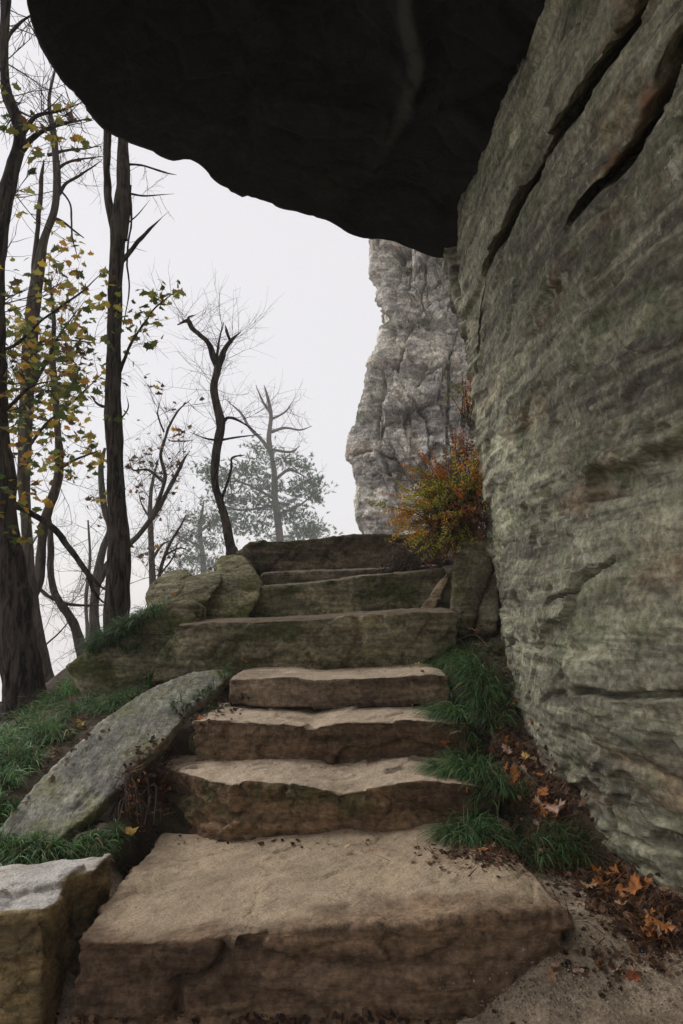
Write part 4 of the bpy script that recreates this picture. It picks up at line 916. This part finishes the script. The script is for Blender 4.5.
lt = [(30, 852, .06, 800, .10, .1, -.3, 1.2), (60, 849, .06, 800, .09, .3, -.3, 1.2), (95, 846, .05, 700, .09, .3, -.3, 1.2), (0, 856, .08, 800, .11, -.1, -.3, 1.2), (120, 838, .03, 250, .08, .2, -.2, 1.),
      (-5, 812, .08, 700, .14, -.3, -.2, 1.3), (-5, 780, .10, 900, .16, -.3, -.2, 1.3), (15, 762, .11, 1000, .17, -.3, -.2, 1.2), (45, 738, .12, 900, .17, -.3, -.2, 1.1), (20, 735, .2, 900, .22, -.2, -.2, 1.2), (80, 712, .12, 700, .18, -.1, -.2, 1.1),
      (105, 710, .09, 800, .12, .1, -.3, 1.), (130, 698, .07, 900, .11, .1, -.3, 1.), (118, 704, .07, 700, .12, .1, -.3, 1.), (152, 684, .06, 500, .10, .1, -.3, 1.), (170, 676, .04, 300, .08, .1, -.3, .9), (62, 695, .12, 400, .2, 0, -.1, 1.6), (-30, 750, .2, 700, .22, 0, -.2, 1.3), (75, 690, .1, 300, .2, 0, 0, 1.8), (38, 712, .15, 300, .18, 0, -.1, 1.4)]
grass('grass', lt, 'green sedge covering the bank left of the leaning grey slab')
grass('grass', [(122, 636, .09, 1500, .17, -.1, .1, .8), (106, 645, .09, 1300, .17, -.3, .1, .75), (138, 626, .08, 1100, .15, -.1, .1, .9), (95, 652, .07, 700, .14, -.3, 0, .8), (154, 616, .1, 400, .15, .1, -.3, 1.1), (130, 634, .07, 500, .17, -.2, 0, .8)],
      'grass mound between pointed mossy boulder and straight tree')
grass('grass', [(205, 703, .05, 220, .09, 0, -.3, .8), (225, 705, .04, 160, .08, 0, -.3, .8), (180, 745, .05, 160, .09, 0, -.3, .6), (215, 695, .04, 120, .08, 0, -.3, .8)], 'small grass tufts in the gap behind the leaning grey slab')

# ------------------------------------------------------------------ shrub
def shrub(name, basepx, d, targets, label, size, pals, nper):
    base = P(*basepx, d); r = root(name, base, label, 'shrub'); g = Geo(); gl = Geo(); tV, tF = OVL
    for (px, py, dd, rx, ry, n, pal) in targets:
        for _ in range(int(n * 1.6)):
            e = P(px + R.gauss(0, rx) * 1.25, py + R.gauss(0, ry) * 1.25, dd + R.gauss(0, .10)); s0 = base + np.array([R.gauss(0, .06), R.gauss(0, .08), 0])
            mid = (s0 + e) / 2 + np.array([0, 0, .10]) + rv(.05); c = curve([s0, mid, e], 9); g.tube(c, np.linspace(.004, .0012, 9), 3)
            di = c[-1] - c[-3]; di /= np.linalg.norm(di) + 1e-9; side = np.cross(di, rv(1)); side /= np.linalg.norm(side) + 1e-9
            col = np.array(R.choice(pal)) * R.uniform(.7, 1.25); L_ = R.uniform(.09, .15)
            for k in range(nper):
                f = k / nper; o = e + di * (f - .7) * L_ * 1.3 + rv(.004)
                for sg in (-1, 1):
                    dr = side * sg + di * .6 + rv(.25); dr /= np.linalg.norm(dr); nz = np.cross(dr, di); nz /= np.linalg.norm(nz) + 1e-9; sx = np.cross(dr, nz)
                    mm = np.stack([sx, dr, nz], 1); s = size * R.uniform(.7, 1.2) * (1 - .5 * f)
                    gl.add((tV * s) @ mm.T + o, tF, col * R.uniform(.8, 1.2))
    link('stems', g.mesh('stems', M['twig'], base), r); link('foliage', gl.mesh('foliage', M['leaf'], base), r); return r
OR = [(.68, .25, .04), (.52, .17, .035), (.72, .36, .06), (.34, .13, .04)]; YG = [(.42, .42, .06), (.56, .46, .07), (.28, .30, .05)]; RB = [(.24, .08, .03), (.34, .12, .035), (.15, .06, .03)]; OG = [(.6, .28, .04), (.55, .32, .06)]
shrub('autumn_shrub', (462, 545), 5.15, [(450, 468, 5.2, 18, 10, 26, OR), (468, 455, 5.2, 9, 9, 14, RB), (440, 490, 5.1, 18, 9, 40, YG), (468, 482, 5.1, 10, 10, 36, YG), (425, 503, 5.1, 14, 10, 34, YG), (412, 520, 5.1, 11, 8, 24, OG), (455, 522, 4.98, 8, 6, 22, OG),
      (470, 510, 5., 10, 8, 28, OR), (435, 478, 5.2, 12, 7, 18, RB), (478, 470, 5.1, 4, 10, 14, OR), (440, 520, 5.05, 12, 8, 24, RB), (425, 490, 5.2, 10, 6, 14, OR), (460, 440, 5.25, 8, 6, 10, RB), (480, 520, 4.9, 6, 10, 18, RB), (430, 545, 5.1, 12, 6, 14, YG), (465, 540, 4.95, 8, 5, 10, YG), (452, 552, 4.98, 8, 5, 16, RB), (446, 545, 5.0, 8, 5, 16, YG)],
      'bushy autumn shrub of rust-orange and yellow-green leaves beside the rock wall', .027, None, 7)
shrub('crevice_plant', (472, 425), 5.2, [(468, 408, 5.15, 3, 4, 9, [(.8, .25, .03), (.75, .35, .04)]), (470, 384, 5.15, 2, 3, 5, [(.8, .2, .03)]), (452, 396, 5.15, 5, 4, 4, YG), (468, 422, 5.15, 3, 3, 4, YG)], 'little bright orange plant in the crack above the autumn shrub', .02, None, 5)
shrub('dry_fern', (400, 572), 5.3, [(415, 558, 5.2, 12, 7, 26, [(.2, .12, .06), (.16, .07, .035)]), (395, 572, 5.2, 10, 4, 14, [(.2, .12, .06)]), (432, 565, 5.1, 8, 8, 16, RB)], 'dry brown fern fronds draped over the right end of the topmost step', .014, None, 6)
shrub('dead_fronds', (135, 822), 3.0, [(127, 812, 2.98, 5, 3, 5, RB), (138, 820, 2.95, 6, 3, 4, RB)], 'reddish dead fronds in the hollow left of the second step', .012, None, 6)

# ------------------------------------------------------------------ fallen leaves
LM = {}
for nm, c in dict(orange=(.42, .16, .045), rust=(.28, .08, .03), tan=(.42, .27, .17), brown=(.15, .075, .04), yellow=(.48, .31, .07), pink_tan=(.48, .30, .23), maroon=(.13, .03, .03)).items():
    LM[nm] = simple_mat('fallen_leaf_' + nm, c, .35, .65, 60, .3, None, .15)
def curled(tm, seed):
    r2 = random.Random(seed); V, Fc = tm; V = V.copy(); cx = r2.uniform(.4, 1.3); cy = r2.uniform(-.5, .9)
    V[:, 2] = cx * V[:, 0] ** 2 + cy * (V[:, 1] - .4) ** 2 + .12 * np.sin(V[:, 0] * 9 + seed) ; V[:, 1] -= .4; V[:, 2] += .03
    st = np.array([(0.012, -.44, .03), (-.012, -.44, .03), (0, -.8, .1)]); n = len(V)
    return np.vstack([V, st]), Fc + [[n, n + 1, n + 2]]
def oak():
    half = [(0, 0), (.1, .08), (.22, .14), (.12, .26), (.32, .36), (.16, .46), (.36, .6), (.16, .68), (.22, .84), (.06, .9), (0, 1.)]
    pts = half + [(-x, y) for x, y in half[-2:0:-1]]; V = [(0, .5, 0)] + [(x, y, 0.) for x, y in pts]; n = len(pts); return np.array(V), [[0, i + 1, (i + 1) % n + 1] for i in range(n)]
LT = [curled(MAP, 1), curled(MAP, 5), curled(oak(), 2), curled(oak(), 9), curled(OVL, 3)]
LME = {}
def fallen(px, py, size, colr, tm, label, group=None, lift=.006, tilt=.5):
    p, n = hit(px, py)
    if p is None or p[1] > 7: return
    size = size * .74; key = (colr, tm)
    if key not in LME: LME[key] = new_mesh('fallen_leaf', LT[tm][0], LT[tm][1], LM[colr], True)
    o = bpy.data.objects.new('fallen_leaf', LME[key]); COL.objects.link(o)
    if n[2] < .25: n = np.array([n[0] * .4, n[1] * .4, .9])
    nn = Vector(n + rv(tilt)).normalized(); m = nn.to_track_quat('Z', 'Y').to_matrix() @ Matrix.Rotation(R.uniform(0, 6.28), 3, 'Z')
    o.matrix_world = Matrix.Translation(Vector(p + n * lift * (1 + size * 20))) @ (m * size).to_4x4()
    o['label'] = label; o['category'] = 'leaf'
    if group: o['group'] = group
for a in [(462, 795, .10, 'orange', 2, 'large orange leaf on a dark stick beside the upper rock wall foot'), (560, 812, .10, 'pink_tan', 1, 'big pale pinkish leaf standing against the foot of the wall'), (545, 798, .10, 'orange', 3, 'bright orange leaf just left of the big pale pinkish leaf'),
          (508, 834, .07, 'pink_tan', 0, 'pale leaf lying above the grass tuft by the second step'), (497, 655, .07, 'orange', 3, 'narrow orange leaf hanging at the wall foot beside the top grass'), (470, 632, .06, 'pink_tan', 0, 'pale leaf at the foot of the upright slab'),
          (491, 683, .05, 'tan', 4, 'tan oval leaf lying in the upper grass'), (517, 707, .06, 'orange', 0, 'orange leaf stuck at the wall foot beside the middle grass'), (448, 747, .06, 'rust', 0, 'rusty leaf beside the curved pale stick on the third step'), (452, 686, .05, 'tan', 1, 'tan leaf at the left fringe of the upper grass'),
          (418, 667, .035, 'yellow', 0, 'small yellow leaf alone on the fourth tread'), (127, 839, .07, 'yellow', 0, 'yellow leaf at the left back corner of the lowest step'), (347, 853, .06, 'tan', 4, 'pale tan leaf on the back middle of the lowest step'), (245, 664, .06, 'orange', 0, 'orange-red leaf under the long olive-brown step, left side'),
          (635, 897, .09, 'orange', 1, 'largest golden orange leaf in the litter at lower right'), (668, 938, .10, 'orange', 2, 'orange leaf at the right edge beside the sand'), (600, 880, .08, 'orange', 0, 'orange leaf at the upper end of the lower right litter'), (82, 727, .06, 'yellow', 1, 'yellow leaf in the bank grass beside the grey slab'),
          (118, 703, .06, 'maroon', 1, 'maroon leaf on grass below the pointed boulder'), (132, 700, .05, 'rust', 0, 'reddish leaf at the upper left edge of the grey slab'), (147, 680, .04, 'pink_tan', 0, 'small whitish leaf on grass under the pointed boulder'), (590, 895, .08, 'tan', 2, 'tan curled leaf beside the orange one in the lower right litter'),
          (200, 722, .04, 'orange', 0, 'small orange leaf at the left end of the third step')]:
    fallen(*a, None, .01)
LG = 'small leaves scattered in the litter'
pal = ['orange', 'orange', 'rust', 'tan', 'brown', 'brown', 'tan', 'pink_tan', 'yellow']
def scat(n, xa, xb, ya, yb, label, line=None, s=(.035, .075)):
    for _ in range(n):
        x = R.uniform(xa, xb); y = R.uniform(ya, yb)
        if line: 
            f = R.random(); x = line[0][0] + (line[1][0] - line[0][0]) * f + R.gauss(0, xa); y = line[0][1] + (line[1][1] - line[0][1]) * f + R.gauss(0, ya)
        fallen(x, y, R.uniform(*s), R.choice(pal), R.randrange(5), label, label, .004, .7)
scat(60, 14, 0, 14, 0, 'small brown and orange leaf in the litter heap at lower right', ((590, 880), (675, 935)))
scat(40, 12, 0, 12, 0, 'small leaf among sticks along the foot of the rock wall', ((500, 740), (560, 825)))
scat(22, 10, 0, 12, 0, 'small leaf tucked in the upper sedge by the wall', ((480, 640), (510, 720)), (.03, .055))
scat(20, 440, 560, 815, 860, 'small leaf lying around the lowest grass tuft', None, (.03, .06))
scat(26, 12, 0, 10, 0, 'small leaf scattered on the left grassy bank', ((0, 780), (95, 702)), (.03, .055))
scat(16, 10, 0, 10, 0, 'small dead leaf in the hollow left of the second step', ((140, 800), (165, 770)), (.03, .055))
scat(12, 12, 0, 14, 0, 'small dry leaf strewn on the sand right of the lowest step', ((560, 960), (660, 960)), (.03, .05))
scat(5, 160, 440, 836, 850, 'small leaf fragment at the back of the lowest tread', None, (.015, .03))
scat(10, 400, 460, 655, 720, 'tiny leaf on the right ends of the middle treads', None, (.02, .04))
scat(10, 120, 200, 590, 615, 'small orange leaf on the boulders at upper left', None, (.03, .05))

# litter and pebbles: uncountable crumbs
def litter(name, regs, label, cols, size, tmpl):
    g = Geo()
    for (xa, ya, xb, yb, sx, sy, n) in regs:
        for _ in range(n):
            f = R.random(); p, nn = hit(xa + (xb - xa) * f + R.gauss(0, sx), ya + (yb - ya) * f + R.gauss(0, sy))
            if p is None or p[1] > 6.5 or nn[2] < .1: continue
            if name == 'gravel' and abs(gz(p[0], p[1]) - p[2]) > .04 and R.random() > .12: continue
            s = size * R.uniform(.4, 1.4); m = np.array((Vector(nn + rv(.6)).normalized().to_track_quat('Z', 'Y').to_matrix() @ Matrix.Rotation(R.uniform(0, 6.28), 3, 'Z')))
            g.add((tmpl[0] * s) @ m.T + p + nn * .004, tmpl[1], np.array(R.choice(cols)) * R.uniform(.6, 1.3))
    link(name, g.mesh(name, M['leaf'] if name != 'gravel' else M['grav'], np.zeros(3), True), None, None, label=label, cat='leaf litter' if name != 'gravel' else 'gravel', kind='stuff')
frag = (np.array([(0, 0, 0), (.4, .1, .1), (.5, .5, .02), (.2, .9, .12), (-.2, .6, 0.)]), [[0, 1, 2], [0, 2, 3], [0, 3, 4]])
needle = (np.array([(-.03, 0, 0), (.03, 0, 0), (.0, 1., .15)]), [[0, 1, 2]])
LC = [(.09, .045, .025), (.14, .075, .04), (.06, .035, .022), (.2, .11, .06), (.05, .025, .02)]
litter('leaf_litter', [(585, 875, 675, 930, 16, 14, 1800), (500, 730, 560, 820, 14, 14, 1300), (480, 640, 510, 720, 12, 14, 500), (450, 850, 570, 860, 20, 8, 500), (135, 800, 160, 770, 12, 16, 500), (130, 838, 330, 846, 30, 3, 22), (0, 780, 90, 702, 14, 12, 600), (130, 1018, 420, 1020, 60, 3, 300), (190, 715, 235, 700, 8, 8, 250), (590, 960, 670, 960, 30, 14, 160)],
       'dark brown leaf litter along the wall foot and hollows', LC, .021, frag)
litter('needle_litter', [(585, 875, 675, 930, 18, 16, 1200), (500, 730, 560, 820, 16, 16, 1000), (135, 800, 160, 770, 12, 16, 900), (0, 780, 90, 702, 14, 12, 300), (440, 850, 560, 860, 20, 10, 400), (250, 664, 420, 668, 30, 2, 200)], 'fine reddish dead needles caught between the stones', [(.2, .08, .04), (.14, .06, .03), (.25, .14, .07)], .06, needle)
M['grav'] = simple_mat('grit', (.9, .9, .9), .2, .9, 40, .2, True)
peb = (np.array([(-.5, -.4, 0), (.5, -.3, 0), (.4, .5, 0), (-.4, .4, 0), (0, 0, .45)]), [[0, 1, 4], [1, 2, 4], [2, 3, 4], [3, 0, 4]])
litter('gravel', [(480, 1000, 683, 960, 60, 20, 1500), (430, 985, 540, 945, 20, 12, 600), (200, 845, 480, 848, 60, 4, 700), (470, 860, 560, 880, 20, 10, 400), (200, 768, 430, 768, 40, 2, 160)], 'sandy grit on the ground beside the lowest step', [(.30, .24, .17), (.2, .15, .11), (.12, .09, .07), (.36, .30, .23)], .0045, peb)

# sticks
def stickobj(pts, r, mat, label):
    q = []
    for (px, py, up) in pts:
        p, n = hit(px, py); q.append(p + np.array([0, 0, up]))
    g = Geo(); c = curve(q, 16); g.tube(c, np.linspace(r, r * .4, 16), 6, .1, 3)
    link('fallen_stick', g.mesh('fallen_stick', mat, q[0]), None, q[0], label=label, cat='stick')
M['stick'] = simple_mat('pale_stick', (.28, .2, .14), .3); M['dstick'] = simple_mat('dark_stick', (.06, .045, .035), .3)
for a in [([(450, 741, .03), (463, 745, .05), (478, 760, .02)], .0045, M['stick'], 'pale curved stick by the rusty leaf on the third step'), ([(514, 768, .02), (535, 790, .03), (555, 812, .01)], .006, M['dstick'], 'dark straight stick leaning beside the big pale leaf'),
          ([(500, 800, .05), (496, 815, .07), (500, 835, .01)], .005, M['stick'], 'pale hooked stick above the lowest grass tuft'), ([(510, 772, .01), (490, 765, .02), (460, 768, .02)], .003, M['dstick'], 'thin dark twig lying across the middle grass'),
          ([(520, 795, .04), (505, 802, .05), (497, 812, .01)], .003, M['dstick'], 'thin bent twig beside the pale hooked stick'), ([(455, 645, .02), (475, 642, .04), (492, 655, .02)], .0025, M['stick'], 'fine pale twig over the topmost sedge by the wall')]:
    stickobj(*a)

# ------------------------------------------------------------------ air
bpy.ops.mesh.primitive_cube_add(size=1, location=(0, 0, 0)); hz = bpy.context.object; hz.name = 'haze'; hz.data.name = 'haze'
zmin = GV[:, 2].min() - 1.5
hz.scale = (136, 170, 18 - zmin); hz.location = (0, 16, (18 + zmin) / 2); hz['kind'] = 'stuff'; hz['label'] = 'pale mountain fog filling the air'
hm = bpy.data.materials.new('fog'); hm.use_nodes = True; nt = hm.node_tree; nt.nodes.clear()
o = nt.nodes.new('ShaderNodeOutputMaterial'); pv = nt.nodes.new('ShaderNodeVolumePrincipled'); pv.inputs['Density'].default_value = .0026; pv.inputs['Color'].default_value = (.96, .96, .98, 1)
nt.links.new(pv.outputs[0], o.inputs['Volume']); hz.data.materials.append(hm)

# ------------------------------------------------------------------ light
SUN_EL, SUN_AZ = math.radians(47), math.radians(-55)      # azimuth from +Y towards +X
sl = bpy.data.lights.new('sun', 'SUN'); sl.energy = 1.5; sl.angle = math.radians(30); sl.color = (1, .97, .92)
so = bpy.data.objects.new('sun', sl); COL.objects.link(so)
dirv = Vector((math.sin(SUN_AZ) * math.cos(SUN_EL), math.cos(SUN_AZ) * math.cos(SUN_EL), math.sin(SUN_EL)))
so.rotation_euler = dirv.to_track_quat('Z', 'Y').to_euler()
w = bpy.data.worlds.new('World'); S.world = w; w.use_nodes = True; nt = w.node_tree; nt.nodes.clear()
wo = nt.nodes.new('ShaderNodeOutputWorld'); bg = nt.nodes.new('ShaderNodeBackground'); bg.inputs[1].default_value = .12
sky = nt.nodes.new('ShaderNodeTexSky'); sky.sky_type = 'NISHITA'; sky.sun_disc = False; sky.sun_elevation = SUN_EL; sky.sun_rotation = SUN_AZ
mx = nt.nodes.new('ShaderNodeMix'); mx.data_type = 'RGBA'; mx.inputs[0].default_value = .9; mx.inputs[7].default_value = (5.75, 5.55, 5.58, 1)
nt.links.new(sky.outputs[0], mx.inputs[6]); # sky dimmed below horizon to darken the wall, as over an unseen wooded valley
tc = nt.nodes.new('ShaderNodeTexCoord'); sx = nt.nodes.new('ShaderNodeSeparateXYZ'); nt.links.new(tc.outputs['Generated'], sx.inputs[0])
mr = nt.nodes.new('ShaderNodeMapRange'); mr.inputs[1].default_value = -.6; mr.inputs[2].default_value = -.17; mr.inputs[3].default_value = .28; mr.inputs[4].default_value = 1.
nt.links.new(sx.outputs[2], mr.inputs[0]); vm = nt.nodes.new('ShaderNodeVectorMath'); vm.operation = 'SCALE'
nt.links.new(mx.outputs[2], vm.inputs[0]); nt.links.new(mr.outputs[0], vm.inputs[3])
nt.links.new(vm.outputs[0], bg.inputs[0]); nt.links.new(bg.outputs[0], wo.inputs[0])

S.view_settings.view_transform = 'Standard'; S.view_settings.look = 'None'; S.view_settings.exposure = .42; S.view_settings.gamma = 1
S.view_settings.use_curve_mapping = False
cy = S.cycles
cy.max_bounces = 5; cy.diffuse_bounces = 3; cy.glossy_bounces = 2; cy.transmission_bounces = 2; cy.volume_bounces = 1; cy.transparent_max_bounces = 4
cy.use_denoising = True; cy.denoising_prefilter = 'NONE'; cy.denoising_input_passes = 'RGB_ALBEDO_NORMAL'
